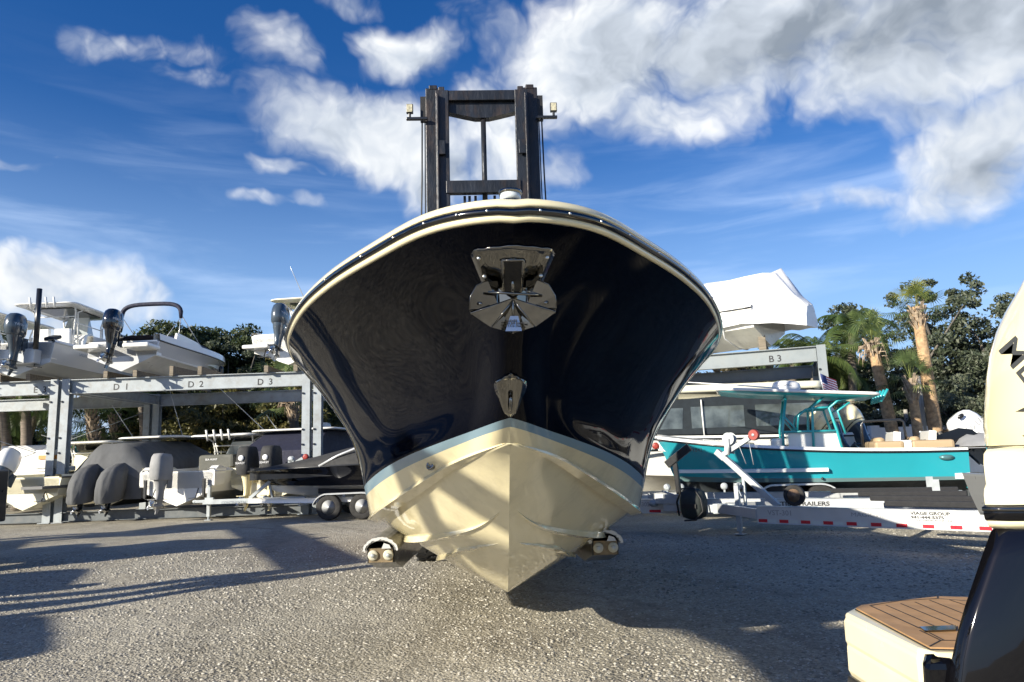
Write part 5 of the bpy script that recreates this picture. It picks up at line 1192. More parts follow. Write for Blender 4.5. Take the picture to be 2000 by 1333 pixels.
# ---------------------------------------------------------------- white cabin cruiser behind
pc = at(1660, 830, 19.3)
b = boat('cabin_cruiser', 'white cabin cruiser with dark canvas enclosure behind the teal boat', (pc.x + .3, 20.2, .22), 178)
h = ghull(b, 9.0, 2.9, 1.50, WHITE, WHITE2, ch=.38, gun=WHITE, rail=BLACKP, bow_rise=.25, flare=.05)
en = MB(); en.prism([(.8, 1.62), (6.0, 1.72), (5.0, 2.62), (1.6, 2.78), (.8, 2.74)], -1.15, 1.15, 'y'); eo = en.build('canvas_enclosure', [mat('dark_canvas', (.016, .022, .027), .6, var=.2)], b, bevel=.05)
for (a_, b2_, c_, d_) in ((5.5, 4.9, 4.65, 5.2),): pass
for pts_ in ([(5.35, 1.85), (4.75, 1.85), (4.70, 2.40), (5.02, 2.40)], [(4.5, 1.85), (3.1, 1.85), (3.1, 2.42), (4.5, 2.42)], [(2.8, 1.85), (1.2, 1.85), (1.2, 2.42), (2.8, 2.42)]):
    w = MB(); w.prism(pts_, 1.152, 1.160, 'y'); w.build('clear_panel', [mat('clear_panel_vinyl', (.085, .10, .10), .12, coat=.8, var=.6, vscale=2.5)], eo)
hd_ = MB(); hd_.loft([[(3.9 + a * k, bb * k, 2.80 + dz) for a, bb in rrect(6.4, 2.5, .4)] for k, dz in ((.97, 0), (1, .02), (1, .10), (.94, .20), (.7, .23))]); hd_.build('hardtop', [CREAM2], b)
pr = MB(); pr.tube([(8.8, 1.0 * .3, 2.15), (8.0, .9, 2.12), (6.6, 1.25, 2.08), (5.6, 1.32, 2.06)], .016, 6)
for x_, y_ in ((8.0, .88), (7.2, 1.12), (6.4, 1.28)): pr.tube([(x_, y_, 1.75), (x_ - .15, y_ - .02, 2.1)], .012, 6)
pr.build('bow_rail', [BLACKP], b)
ld = MB(); ld.box(1.0, 7.6, 1.44, 1.47, 1.28, 1.34); ld.build('dark_band', [BLACKP], b)
wl = MB(); wl.tube([(4.2, 1.2, 1.6), (4.22, 1.2, 2.6)], .02, 6); wl.build('white_pole', [WHITE], b)
b2 = boat('far_cruiser', 'pale cream boat with long flat roof behind the cabin cruiser', (pc.x + .5, 24.0, .05), 180)
ghull(b2, 9.0, 2.9, 1.6, CREAM2, CREAM2, ch=.4); cbn = MB(); cbn.prism([(1.0, 1.7), (7.6, 1.8), (6.6, 2.95), (1.2, 3.05)], -1.1, 1.1, 'y'); cbn.build('cabin', [CREAM2], b2, bevel=.06); w = MB(); w.prism([(7.1, 2.0), (5.2, 2.0), (5.2, 2.6), (6.6, 2.6)], 1.102, 1.11, 'y'); w.build('cabin_window', [GLASS], b2)
# cream outboards of a boat behind, over the teal cockpit
pe = at(1655, 845, 19.0)
b3 = boat('outboard_boat', 'boat hidden behind the teal one, showing two cream outboards with black trim', (pe.x - .35, 19.2, .45), 112)
ghull(b3, 6.5, 2.4, .9, WHITE, WHITE2, gun=WHITE)
# big cowls
for yy in (-.42, .42):
    oo = outboard(b3, -.25, yy, 1.15, 38, OBC, OBG, 1.25, word='MERCURY', wm=INKG, stripe=BLACKP)

# ---------------------------------------------------------------- the long trailers in front of the teal boat
def long_trailer(A1, A0, label, word, ntape, extra=False, wpost=.92, rear=.9):
    dx = A0.x - A1.x; dy = A0.y - A1.y; hd2 = math.degrees(math.atan2(dy, dx)); LL = math.hypot(dx, dy)
    n2 = Vector((-math.sin(R(hd2)), math.cos(R(hd2)), 0)); e1 = Vector((A1.x, A1.y, 0)) - n2 * 1.0
    root = thing('boat_trailer', label, 'trailer', (e1.x, e1.y, 0), R(hd2), 'long empty boat trailers on the right')
    for sg in (-1, 1):
        f = MB(); f.box(-rear, LL, sg * 1.0 - .035, sg * 1.0 + .035, .31, .57); f.box(-rear, LL, sg * 1.0 - .05, sg * 1.0 + .05, .57, .578); f.box(-rear, LL, sg * 1.0 - .05, sg * 1.0 + .05, .302, .31)
        f.bar((LL, sg * 1.0, .45), (LL + 1.1, sg * .14, .45), .07, .16); f.build('frame_rail', [ALU if sg > 0 else mat('dull_aluminium', (.42, .43, .43), .45, metal=.4, var=.15, vscale=3)], root, bevel=.004)
    y_ = 1.035; st = (LL + rear - .15) / ntape
    for i in range(ntape):
        x1 = LL - .02 - i * st
        a = MB(); a.box(x1 - st * .42, x1, y_, y_ + .004, .322, .372); a.build('red_reflector', [RED], root)
        a = MB(); a.box(x1 - st * .86, x1 - st * .46, y_, y_ + .004, .322, .372); a.build('silver_reflector', [SILV], root)
    text(word, .115, INKG, root, frame((LL - .18, y_ + .002, .44), (-1, 0, 0), (0, 0, 1)), bold=.001)
    cm = MB()
    for x in (.2, 1.6, 3.0): cm.ibeam((x, -.96, .36), (x, .96, .36), .08, .10, .008)
    cm.build('cross_member', [GALV], root)
    tg = MB(); tg.box(LL - .6, LL + 2.3, -.07, .07, .36, .50); tg.box(LL + .75, LL + .95, -.10, .10, .33, .53); tg.box(LL + 1.05, LL + 1.25, -.09, .09, .34, .52); to = tg.build('tongue', [GALV], root, bevel=.004)
    cp = MB(); cp.box(LL + 2.0, LL + 2.45, -.09, .09, .50, .60); cp.box(LL + 1.9, LL + 2.3, -.05, .05, .60, .68); cp.ball((LL + 2.55, 0, .50), (.10, .08, .07), 12); cp.tube([(LL + 2.05, .03, .66), (LL + 2.32, .03, .74)], .022, 8); cp.build('coupler', [GALV], root, bevel=.006)
    jx = LL + .72
    j = MB(); j.box(jx - .04, jx + .04, .12, .20, .06, .86); j.tube([(jx, .16, .02), (jx, .16, .3)], .028, 10); j.box(jx - .08, jx + .08, .08, .24, .0, .02); j.tube([(jx, .16, .86), (jx, .16, .90)], .05, 10); j.tube([(jx - .04, .17, .78), (jx - .12, .24, .66)], .012, 6); j.build('tongue_jack', [GALV], root, bevel=.004)
    wx = LL + .05
    wi = MB(); wi.bar((wx, 0, .50), (wx + 1.0, 0, .50 + wpost), .10, .10, up=(0, 1, 0)); wi.bar((wx + .60, 0, .50), (wx + .60, 0, .50 + wpost * .6), .05, .05, up=(0, 1, 0)); wi.bar((wx + .97, 0, .48 + wpost), (wx + .42, 0, .78 + wpost), .085, .085, up=(0, 1, 0)); wi.bar((wx + .92, 0, .42 + wpost), (wx + 1.08, 0, .56 + wpost), .11, .11, up=(0, 1, 0)); wo = wi.build('winch_post', [GALV], root, bevel=.004)
    r = MB(); r.lathe([(.02, -.05), (.09, -.05), (.10, -.02), (.10, .02), (.09, .05), (.02, .05)], 22, 0, Matrix.Translation((wx + .33, .0, .83 + wpost)) @ Matrix.Rotation(R(90), 4, 'X'), smooth=False); ro = r.build('bow_roller', [REDR], wo)
    r = MB(); r.lathe([(.001, .05), (.028, .05), (.028, .058), (.001, .058)], 12, 0, Matrix.Translation((wx + .33, .0, .83 + wpost)) @ Matrix.Rotation(R(-90), 4, 'X')); r.build('roller_pin', [GALV], ro)
    k = MB(); Tk = Matrix.Translation((wx + .80, .02, .78 + wpost)) @ Matrix.Rotation(R(90), 4, 'X'); k.lathe([(.02, -.06), (.115, -.06), (.115, -.05), (.06, -.045), (.06, .045), (.115, .05), (.115, .06), (.02, .06)], 20, 0, Tk, smooth=False); k.prism([(wx + .75, .50 + wpost), (wx + .95, .52 + wpost), (wx + .92, .80 + wpost), (wx + .78, .84 + wpost)], -.05, -.04, 'y'); k.tube([(wx + .78, .09, .78 + wpost), (wx + .80, .10, .48 + wpost)], .018, 6); k.build('winch', [GALV], wo)
    s_ = MB(); s_.tube([(wx + .42, .05, .74 + wpost), (wx + .36, .06, .30 + wpost)], .007, 5); s_.tube([(wx + .62, .05, .68 + wpost), (wx + .50, .06, .32 + wpost)], .006, 5); s_.build('winch_strap', [GALV], wo)
    for sg in (-1, 1):
        b_ = MB(); b_.bar((-rear + .1, sg * .62, .62), (1.5 if sg > 0 else 2.0, sg * .52, .62), .10, .09); bo = b_.build('bunk', [mat('bunk_carpet', (.02, .02, .022), .95, bump=.3)], root, bevel=.015)
        for x in (.25,):
            br = MB(); br.box(x - .06, x + .06, sg * .60 - .055, sg * .60 - .050, .50, .86); br.box(x - .06, x + .06, sg * .60 - .05, sg * .60 + .02, .41, .50); br.build('bunk_bracket', [GALV], bo)
    return root, LL
t1, L1 = long_trailer(at(1950, 1020, 9.9), at(1480, 1000, 12.1), 'long aluminium trailer with red and silver tape lettered VST-301, nearest on the right', 'VST-301', 10, rear=.25)
text('MAGICTILT', .085, INKG, t1, frame((L1 * .56, 1.037, .455), (-1, 0, 0), (0, 0, 1)), sx=1.25)
text('VIAGE GROUP', .062, INK, t1, frame((L1 * .315, 1.037, .505), (-1, 0, 0), (0, 0, 1)), bold=.002, sx=1.25)
text('941-444-5375', .055, INK, t1, frame((L1 * .315, 1.037, .452), (-1, 0, 0), (0, 0, 1)), bold=.002, sx=1.35); text('WWW.VIAGEGROUP.COM', .034, INK, t1, frame((L1 * .315, 1.037, .418), (-1, 0, 0), (0, 0, 1)), sx=1.3)
w_ = wheel_parts(t1, (L1 - .55, .80, .74), .17, .09, axis='y', rim=.62, treads=0, rimmat=mat('rusty_rim', (.32, .20, .12), .7, var=.4, vscale=12))
# black mesh bag over the coupler
bg = MB(); rings = []
bx_ = L1 + 1.62
for z, w, d in ((.24, .10, .10), (.28, .20, .17), (.42, .25, .20), (.60, .25, .20), (.74, .21, .17), (.80, .10, .08)):
    rings.append([(bx_ + w * math.copysign(abs(math.cos(a)) ** .7, math.cos(a)), .12 + d * math.copysign(abs(math.sin(a)) ** .7, math.sin(a)), z) for a in [2 * math.pi * k / 20 for k in range(20)]])
bg.loft(rings); bgo = thing('black_pack', 'black strapped pack hung over the tongue of trailer VST-301', 'bag', (0, 0, 0)); bgo.matrix_world = t1.matrix_basis.copy(); bgo.location = t1.location; bgo.rotation_euler = t1.rotation_euler
bg.build('pack_body', [mat('pack_cloth', (.022, .028, .026), .7, var=.3)], bgo)
st = MB(); st.tube([(bx_ + .26, .22, .30), (bx_ + .28, .24, .55), (bx_ + .18, .22, .80), (bx_ - .10, .26, .82), (bx_ - .24, .28, .62), (bx_ - .27, .28, .40), (bx_ - .12, .30, .24), (bx_ + .12, .28, .22)], .018, 6); st.box(bx_ - .16, bx_ + .14, .325, .338, .45, .53); st.build('strap', [BLACK], bgo)
t2, L2_ = long_trailer(at(1870, 985, 12.4), at(1215, 985, 14.9), 'long aluminium trailer lettered VST-302, behind VST-301', 'VST-302', 11, rear=.3, wpost=.95)
vp = MB(); vx = L2_ - .95
vp.bar((vx, 0, .55), (vx + .05, 0, 1.28), .10, .10, up=(0, 1, 0)); vp.bar((vx - .28, 0, 1.58), (vx + .22, 0, 1.22), .16, .14, up=(0, 1, 0)); vp.build('bow_stop', [BLACKP], t2, bevel=.01)
text('MAGICTILT TRAILERS', .10, INK, t2, frame((L2_ * .55, 1.037, .45), (-1, 0, 0), (0, 0, 1)), sx=1.3, bold=.003)

# ---------------------------------------------------------------- near right: stern corner of a black hulled boat, its swim platform and cream outboard
root = thing('foreground_boat', 'stern corner of a black and cream boat with teak swim platform, near right', 'boat', (1.5, 2.5, 0), R(0))
def P(px, py, D): v = at(px, py, D); return (v.x - 1.5, v.y - 2.5, v.z)
# platform: local x to the right, y away
zp = .86
def pp(px, py, z): v = on_ground(px, py, z); return (v.x - 1.5, v.y - 2.5)
oc = [pp(1650, 1197, zp), pp(1672, 1185, zp), pp(1832, 1166, zp), pp(1905, 1168, zp), (1.6, .82), (1.6, -.30), pp(1828, 1276, zp), pp(1790, 1266, zp)]
def scale_poly(poly, k, c): return [(c[0] + (x - c[0]) * k, c[1] + (y - c[1]) * k) for x, y in poly]
cc = (sum(p[0] for p in oc) / 8, sum(p[1] for p in oc) / 8)
prof = [(1.0, 0.0), (1.0, -.012), (1.012, -.025), (1.014, -.10), (1.006, -.115), (1.010, -.13), (1.014, -.215), (1.0, -.235)]
rings = [[(x, y, zp + .0) for x, y in scale_poly(oc, .985, cc)]] + [[(x, y, zp - .008 + dz) for x, y in scale_poly(oc, k, cc)] for k, dz in prof]
sp = MB(); sp.loft(rings, smooth=False); so = sp.build('swim_platform', [mat('cream_platform', (.76, .68, .45), .25, coat=.4, var=.05, vscale=5)], root, bevel=.012)
rp = MB(); rp.loft([[(x, y, zp + dz) for x, y in scale_poly(oc, k, cc)] for k, dz in ((1.0, -.243), (1.022, -.246), (1.026, -.262), (1.022, -.280), (1.0, -.284))], smooth=False); rp.build('rub_strip', [BLACKP], so, bevel=.006)
rp = MB(); rp.loft([[(x, y, zp + dz) for x, y in scale_poly(oc, k, cc)] for k, dz in ((1.0, -.285), (1.012, -.286), (1.012, -.296), (1.0, -.297))], smooth=False); rp.build('steel_strip', [STEEL], so)
un = MB(); un.loft([[(x, y, zp + dz) for x, y in scale_poly(oc, k, cc)] for k, dz in ((.97, -.297), (.90, -.42), (.80, -.50))], smooth=False); un.build('underside', [BLACKG], so)
tk = [pp(1672, 1192, zp), pp(1683, 1186, zp), pp(1832, 1169, zp), pp(1905, 1171, zp), (1.6, .77), (1.6, -.20), pp(1862, 1271, zp), pp(1818, 1270, zp)]
tm = MB(); tm.prism(tk, zp + .002, zp + .009, 'z'); to = tm.build('teak_mat', [TEAK], so, bevel=.002)
ed = MB(); ed.prism(scale_poly(tk, 1.006, cc), zp - .001, zp + .004, 'z'); ed.build('mat_edge', [BLACK], to)
zs = zp + .0102
def seam(pts, w=.006):
    a = MB()
    for p, q in zip(pts[:-1], pts[1:]):
        p = Vector((*p, zs)); q = Vector((*q, zs)); a.bar(p, q, w, .001)
    a.build('seam', [BLACK], to)
def T_(px, py): return pp(px, py, zp)
bl = [T_(1700, 1188), T_(1832, 1175), T_(1895, 1178)]
seam([T_(1700, 1188), T_(1797, 1233), T_(1868, 1231)]); seam([T_(1700, 1188), T_(1760, 1178), T_(1832, 1174), T_(1895, 1179)], .004); seam([T_(1832, 1168), T_(1832, 1174)])
for (a, b_) in (((1731, 1187), (1829, 1230)), ((1760, 1184), (1865, 1228)), ((1788, 1181), (1880, 1221)), ((1816, 1177), (1885, 1205)), ((1856, 1177), (1895, 1190)), ((1816, 1242), (1845, 1257))): seam([T_(*a), T_(*b_)], .005)
seam([T_(1797, 1237), T_(1838, 1257), T_(1868, 1257)], .005); seam([T_(1838, 1257), T_(1816, 1269)], .005)
gp = MB(); gp.prism([T_(1797, 1233), T_(1868, 1230), T_(1868, 1239), T_(1808, 1241)], zp + .0105, zp + .016, 'z'); gp.build('platform_handle', [STEEL], to)
# black hull: side wall facing the camera, slanting stern edge
DH = 2.42
edge = [(1966, 1014), (1940, 1040), (1922, 1090), (1905, 1140), (1888, 1190), (1874, 1240), (1863, 1290), (1856, 1345), (1856, 1420), (1875, 1500)]
e0_ = [P(px, py, DH) for px, py in edge]
rows_ = []
for (x, y, z) in e0_:
    rows_.append([(x + .85, y + .95, z), (x + .20, y + .24, z), (x + .05, y + .075, z), (x + .012, y + .03, z), (x + .045, y - .005, z), (x + .3, y - .05, z), (x + 3.2, y - .30, z)])
hb_ = MB(); hb_.loft(rows_, closed=False, caps=False); hb_.build('hull', [BLACKG], root)
# small black step under the near platform corner
st = MB(); st.loft([[P(1806, 1278, 2.50), P(1868, 1276, 2.50), P(1868, 1276, 2.62), P(1806, 1278, 2.62)], [P(1802, 1296, 2.46), P(1868, 1296, 2.46), P(1868, 1296, 2.64), P(1802, 1296, 2.64)], [P(1806, 1360, 2.46), P(1868, 1360, 2.46), P(1868, 1360, 2.64), P(1806, 1360, 2.64)]], smooth=False); st.build('hull_step', [BLACKG], root, bevel=.02)
# cream gunwale corner with dark rail
def gl_ring(px_off, y0, dpx):
    pass
gx, gy, gz = P(1940, 1003, 2.40)
def corner(prof, name, mats, parent=root, smooth=True):
    rr = []
    path = [(1.15 + .3, .62 + .5)] 
    # outline of the corner in plan, from far (aft face) round to the camera side
    plan = [(1.1, 1.25), (.46, .52), (.20, .24), (.035, .075), (.0, .03), (.05, -.005), (.14, -.03), (.6, -.07), (3.2, -.30)]
    c0 = (1.2, .9)
    for (px_, py_) in plan:
        d = Vector((px_ - .6, py_ - .45)).normalized() if px_ < .14 else (Vector((-.05, -1)) if px_ > .1 and py_ < 0 else Vector((-1, -.1)))
        rr.append([(gx + px_ + d.x * o, gy + py_ + d.y * o, gz + z) for o, z in prof])
    m = MB(); m.loft(rr, closed=False, caps=False, smooth=smooth); return m.build(name, mats, parent)
corner([(-.03, -.055), (.0, -.045), (.012, -.035), (.012, -.025)], 'rail_lip', [CREAM])
g1 = corner([(.012, -.026), (.024, -.020), (.028, .0), (.024, .020), (.010, .026)], 'rub_rail', [BLACKG]); corner([(.0265, .006), (.034, .008), (.036, .014), (.034, .020), (.0245, .021)], 'rail_strip', [STEEL], g1)
corner([(.008, .026), (.008, .055), (.0, .075), (-.015, .088), (-.020, .093), (-.020, .125), (-.022, .16), (-.032, .19), (-.06, .205), (-.3, .21), (-.8, .21)], 'gunwale_cap', [CREAM])
# the big cowl: loft of rounded rings leaning
DC = 2.86
secs = [(2040, 470, .10, .12), (2010, 500, .24, .2), (1988, 545, .36, .26), (1962, 590, .44, .30), (1945, 630, .50, .33), (1932, 680, .55, .35), (1925, 730, .58, .36), (1922, 780, .59, .37), (1920, 830, .58, .37), (1924, 870, .56, .36), (1934, 905, .52, .34), (1952, 935, .46, .30)]
def cowl(secs, name, mats, parent, grow=0.0):
    rr = []
    for (px, py, lx, wy) in secs:
        x0_, y0_, z0_ = P(px, py, DC); x0_ -= grow; lx_ = lx + grow; wy_ = wy + grow
        ring_ = []
        for k in range(40):
            a = 2 * math.pi * k / 40; c, s_ = math.cos(a), math.sin(a); p_ = 3.2
            ring_.append([x0_ + lx_ + lx_ * math.copysign(abs(c) ** (2 / p_), c), y0_ + .10 + wy_ * .9 * math.copysign(abs(s_) ** (2 / p_), s_), z0_])
        for _ in range(4):   # slide each section sideways until its outline stands where it should
            e_ = px - min(proj((q[0] + 1.5, q[1] + 2.5, q[2]))[0] for q in ring_)
            for q in ring_: q[0] += e_ / 1400 * 3.1
        rr.append(ring_)
    m = MB(); m.loft(rr); return m.build(name, mats, parent)
co = cowl(secs, 'outboard_cowling', [OBC], root)
ch_ = cowl([(1926, 880, .555, .355), (1940, 918, .505, .33), (1962, 946, .44, .29), (1990, 975, .38, .26)], 'cowling_skirt', [mat('grey_skirt', (.34, .35, .36), .3, coat=.5)], root, grow=.004)
leg = MB(); xl, yl, zl = P(1905, 930, 3.0)
pl_ = [P(1908, 925, 3.0), P(1935, 925, 3.0), P(1962, 960, 3.0), P(1975, 1010, 3.0), P(1945, 1010, 3.0), P(1925, 968, 3.0)]
mt_ = MB(); mt_.prism([(a[0], a[2]) for a in pl_], pl_[0][1] - .08, pl_[0][1] + .10, 'y'); mt_.build('outboard_bracket', [mat('grey_bracket', (.16, .17, .18), .3, coat=.5)], root, bevel=.012)
lx0, ly0, lz0 = P(1948, 682, DC - .245)
ang = -58
T_m = frame((lx0, ly0, lz0), (math.cos(R(ang)), 0, math.sin(R(ang))), (-math.sin(R(ang)), 0, math.cos(R(ang))))
mtx = text('MERCURY', .125, mat('dark_grey_lettering', (.07, .07, .065), .4), co, T_m, bold=.002, ext=0, shear=-.1); conform(mtx, co, (0, 1, 0))
# trailer wheel fender of that boat
fd = on_ground(1900, 1000, .55)
# ---------------------------------------------------------------- vegetation
def leaf_mat(name, a, b, c, tr=.25):
    m = bpy.data.materials.new(name); m.use_nodes = True; nt = m.node_tree; L = nt.links; pb = nt.nodes['Principled BSDF']
    at_ = nt.nodes.new('ShaderNodeAttribute'); at_.attribute_name = 'tone'; r = nt.nodes.new('ShaderNodeValToRGB'); L.new(at_.outputs['Fac'], r.inputs[0]); e = r.color_ramp.elements
    e[0].color = (*a, 1); e[1].color = (*c, 1); e.new(.55).color = (*b, 1)
    L.new(r.outputs[0], pb.inputs['Base Color']); pb.inputs['Roughness'].default_value = .5; pb.inputs['Specular IOR Level'].default_value = .4
    t = nt.nodes.new('ShaderNodeBsdfTranslucent'); L.new(r.outputs[0], t.inputs[0]); mx = nt.nodes.new('ShaderNodeMixShader'); mx.inputs[0].default_value = tr
    L.new(pb.outputs[0], mx.inputs[1]); L.new(t.outputs[0], mx.inputs[2]); L.new(mx.outputs[0], nt.nodes['Material Output'].inputs[0]); return m
LM = dict(dark=leaf_mat('dark_leaves', (.025, .04, .015), (.05, .07, .024), (.12, .13, .045)),
          olive=leaf_mat('olive_leaves', (.05, .058, .018), (.135, .125, .04), (.28, .22, .08)),
          brown=leaf_mat('brown_green_leaves', (.04, .04, .018), (.10, .085, .04), (.20, .15, .075)),
          oak=leaf_mat('oak_leaves', (.045, .06, .035), (.095, .115, .07), (.20, .21, .15)),
          grape=leaf_mat('grey_green_leaves', (.06, .075, .045), (.12, .14, .09), (.26, .27, .19)),
          palm=leaf_mat('palm_fronds', (.03, .055, .016), (.07, .11, .03), (.15, .18, .05), .3),
          sabal=leaf_mat('fan_fronds', (.05, .085, .03), (.11, .16, .06), (.30, .33, .10), .3),
          yellow=leaf_mat('yellow_fronds', (.10, .13, .03), (.28, .29, .06), (.50, .46, .10), .35))
BARK = mat('grey_bark', (.13, .115, .095), .9, var=.35, vscale=5, bump=.7, bscale=12, stretch=(1, 1, .3))
BARKP = mat('palm_bark', (.40, .26, .14), .9, var=.45, vscale=9, bump=.8, bscale=16, dirt=(.42, .32, .20), dscale=6, damt=.6)
BARKC = mat('coconut_bark', (.17, .14, .11), .9, var=.3, vscale=7, bump=.6, bscale=14, stretch=(.4, .4, 3))
BOOTM = mat('palm_boots', (.36, .28, .20), .85, var=.4, vscale=10)
def fast_mesh(name, co, nper, tone, m):
    n = len(co) // nper; me = bpy.data.meshes.new(name); me.vertices.add(len(co)); me.vertices.foreach_set('co', co.astype(np.float32).ravel())
    me.loops.add(n * nper); me.loops.foreach_set('vertex_index', np.arange(n * nper, dtype=np.int32)); me.polygons.add(n)
    me.polygons.foreach_set('loop_start', np.arange(0, n * nper, nper, dtype=np.int32)); me.polygons.foreach_set('loop_total', np.full(n, nper, np.int32))
    a = me.attributes.new('tone', 'FLOAT', 'POINT'); a.data.foreach_set('value', np.repeat(tone, nper).astype(np.float32)); me.update(); me.validate(); me.materials.append(m); return me
def crown_mesh(seed, rx, ry, rz, nclump, nleaf, size, m, clump=.9, hollow=.35):
    """leaves in clumps spread through an ellipsoid centred on the origin; returns mesh and clump centres"""
    rg = np.random.default_rng(seed); C = []
    while len(C) < nclump:
        p = rg.normal(size=3); p /= np.linalg.norm(p); r = (hollow + (1 - hollow) * rg.random() ** .6) * (1 + .16 * math.sin(3 * p[0] * 2 + seed) + .12 * math.sin(5 * p[2] + 2 * seed))
        if p[2] < -.55: continue
        C.append(p * r * np.array([rx, ry, rz]))
    C = np.array(C); n = nclump * nleaf; ci = np.repeat(np.arange(nclump), nleaf); tw = rg.random(nclump) * .5 + .5
    d = rg.normal(size=(n, 3)); d /= np.linalg.norm(d, axis=1)[:, None]; d *= (rg.random(n) ** .45 * clump * tw[ci])[:, None] * np.array([1.15, 1.15, .62])
    P = C[ci] + d; u = rg.normal(size=(n, 3)); u /= np.linalg.norm(u, axis=1)[:, None]; v = np.cross(u, rg.normal(size=(n, 3))); v /= np.linalg.norm(v, axis=1)[:, None]
    s = size * (.55 + .8 * rg.random(n))[:, None]; co = np.stack([P - u * s, P + v * s * .42, P + u * s, P - v * s * .42], 1).reshape(-1, 3)
    tone = np.clip(rg.normal(.45, .22, n) + (rg.random(nclump) * .3 - .15)[ci], 0, 1); return fast_mesh('crown', co, 4, tone, m), C
def trunk_mesh(h, r, C, off, seed, nl=16, lean=(0, 0)):
    rg = random.Random(seed); m = MB(); pts = []; k = 6
    for i in range(k + 1):
        t = i / k; pts.append((lean[0] * t + rg.uniform(-.05, .05) * h * .06, lean[1] * t + rg.uniform(-.05, .05) * h * .06, h * t))
    m.tube(pts, [r * (1.25 - .75 * i / k) for i in range(k + 1)], 9)
    for c in list(C)[:nl]:
        c = Vector(c) + Vector(off); t0 = rg.uniform(.45, .95); b = Vector((lean[0] * t0, lean[1] * t0, h * t0)); mid = b.lerp(c, .5) + Vector((rg.uniform(-.3, .3), rg.uniform(-.3, .3), rg.uniform(-.1, .4)))
        m.tube([b, mid, c], [r * .42, r * .26, r * .08], 6)
    return m
PROTO = {}
def tree(label, loc, h, kind='dark', group='trees standing behind the yard', s=1.0, rz=0.0, name='broadleaf_tree', sx=1.0):
    key = kind
    if key not in PROTO:
        par = dict(dark=(11, 3.0, 2.6, 3.6, 95, 300, .125, .9, .28), olive=(23, 2.9, 2.6, 3.5, 85, 260, .12, .85, .25), brown=(31, 2.7, 2.5, 3.2, 75, 200, .11, .8, .2),
                   oak=(41, 3.6, 3.0, 3.7, 120, 105, .085, .42, .12), grape=(53, 2.2, 2.0, 2.0, 60, 240, .09, .62, .15))[kind]
        me, C = crown_mesh(par[0], par[1], par[2], par[3], par[4], par[5], par[6], LM[kind], par[7], par[8]); PROTO[key] = (me, C, par[3])
    me, C, rz_ = PROTO[key]
    root = thing(name, label, 'tree', loc, rz, group); zc = h - rz_ * s
    c = bpy.data.objects.new('crown', me); sc.collection.objects.link(c); c.parent = root; c.location = (0, 0, zc); c.scale = (s * sx, s * sx, s)
    t = trunk_mesh(max(zc, 1.0), .16 * s + .05, [tuple(Vector(q) * s) for q in C], (0, 0, zc), int(loc[0] * 13 + 97), 18)
    t.build('trunk', [BARK], root); return root
def feather_crown(seed, n=18, L=2.6, droop=1.0, m=None, nleaf=46):
    rg = np.random.default_rng(seed); quads = []; tone = []
    for k in range(n):
        az = 2 * math.pi * k / n * 2.4 + rg.random() * .5; el = R(72 - 95 * (k / n) + rg.random() * 14); ln = L * (.8 + .3 * rg.random())
        pos = np.array([0, 0, 0.]); dirh = np.array([math.cos(az), math.sin(az), 0]); side = np.array([-math.sin(az), math.cos(az), 0]); a = el; pts = []
        for i in range(nleaf + 1):
            pts.append(pos.copy()); pos = pos + (dirh * math.cos(a) + np.array([0, 0, 1]) * math.sin(a)) * ln / nleaf; a -= droop * 1.9 / nleaf * (.6 + i / nleaf)
        tn = rg.random() * .5 + .2
        for i in range(4, nleaf):
            t = i / nleaf; fl = .55 * L / 2.6 * (math.sin(math.pi * min(1, .12 + t * .9)) ** .7) + .06; tan = pts[i + 1] - pts[i]; tan = tan / np.linalg.norm(tan)
            for sg in (-1, 1):
                dd = side * sg * .85 + tan * .55 + np.array([0, 0, -.45 - .3 * rg.random()]); dd /= np.linalg.norm(dd); w = tan * .020 * L / 2.6 * 1.3
                tip = pts[i] + dd * fl; quads += [pts[i] - w, pts[i] + w, tip + w * .2, tip - w * .2]; tone.append(tn + rg.random() * .25)
        for i in range(0, nleaf - 1, 3):
            w = side * .018; quads += [pts[i] - w, pts[i] + w, pts[min(i + 3, nleaf)] + w * .6, pts[min(i + 3, nleaf)] - w * .6]; tone.append(.7)
    return fast_mesh('crown', np.array(quads), 4, np.clip(np.array(tone), 0, 1), m)
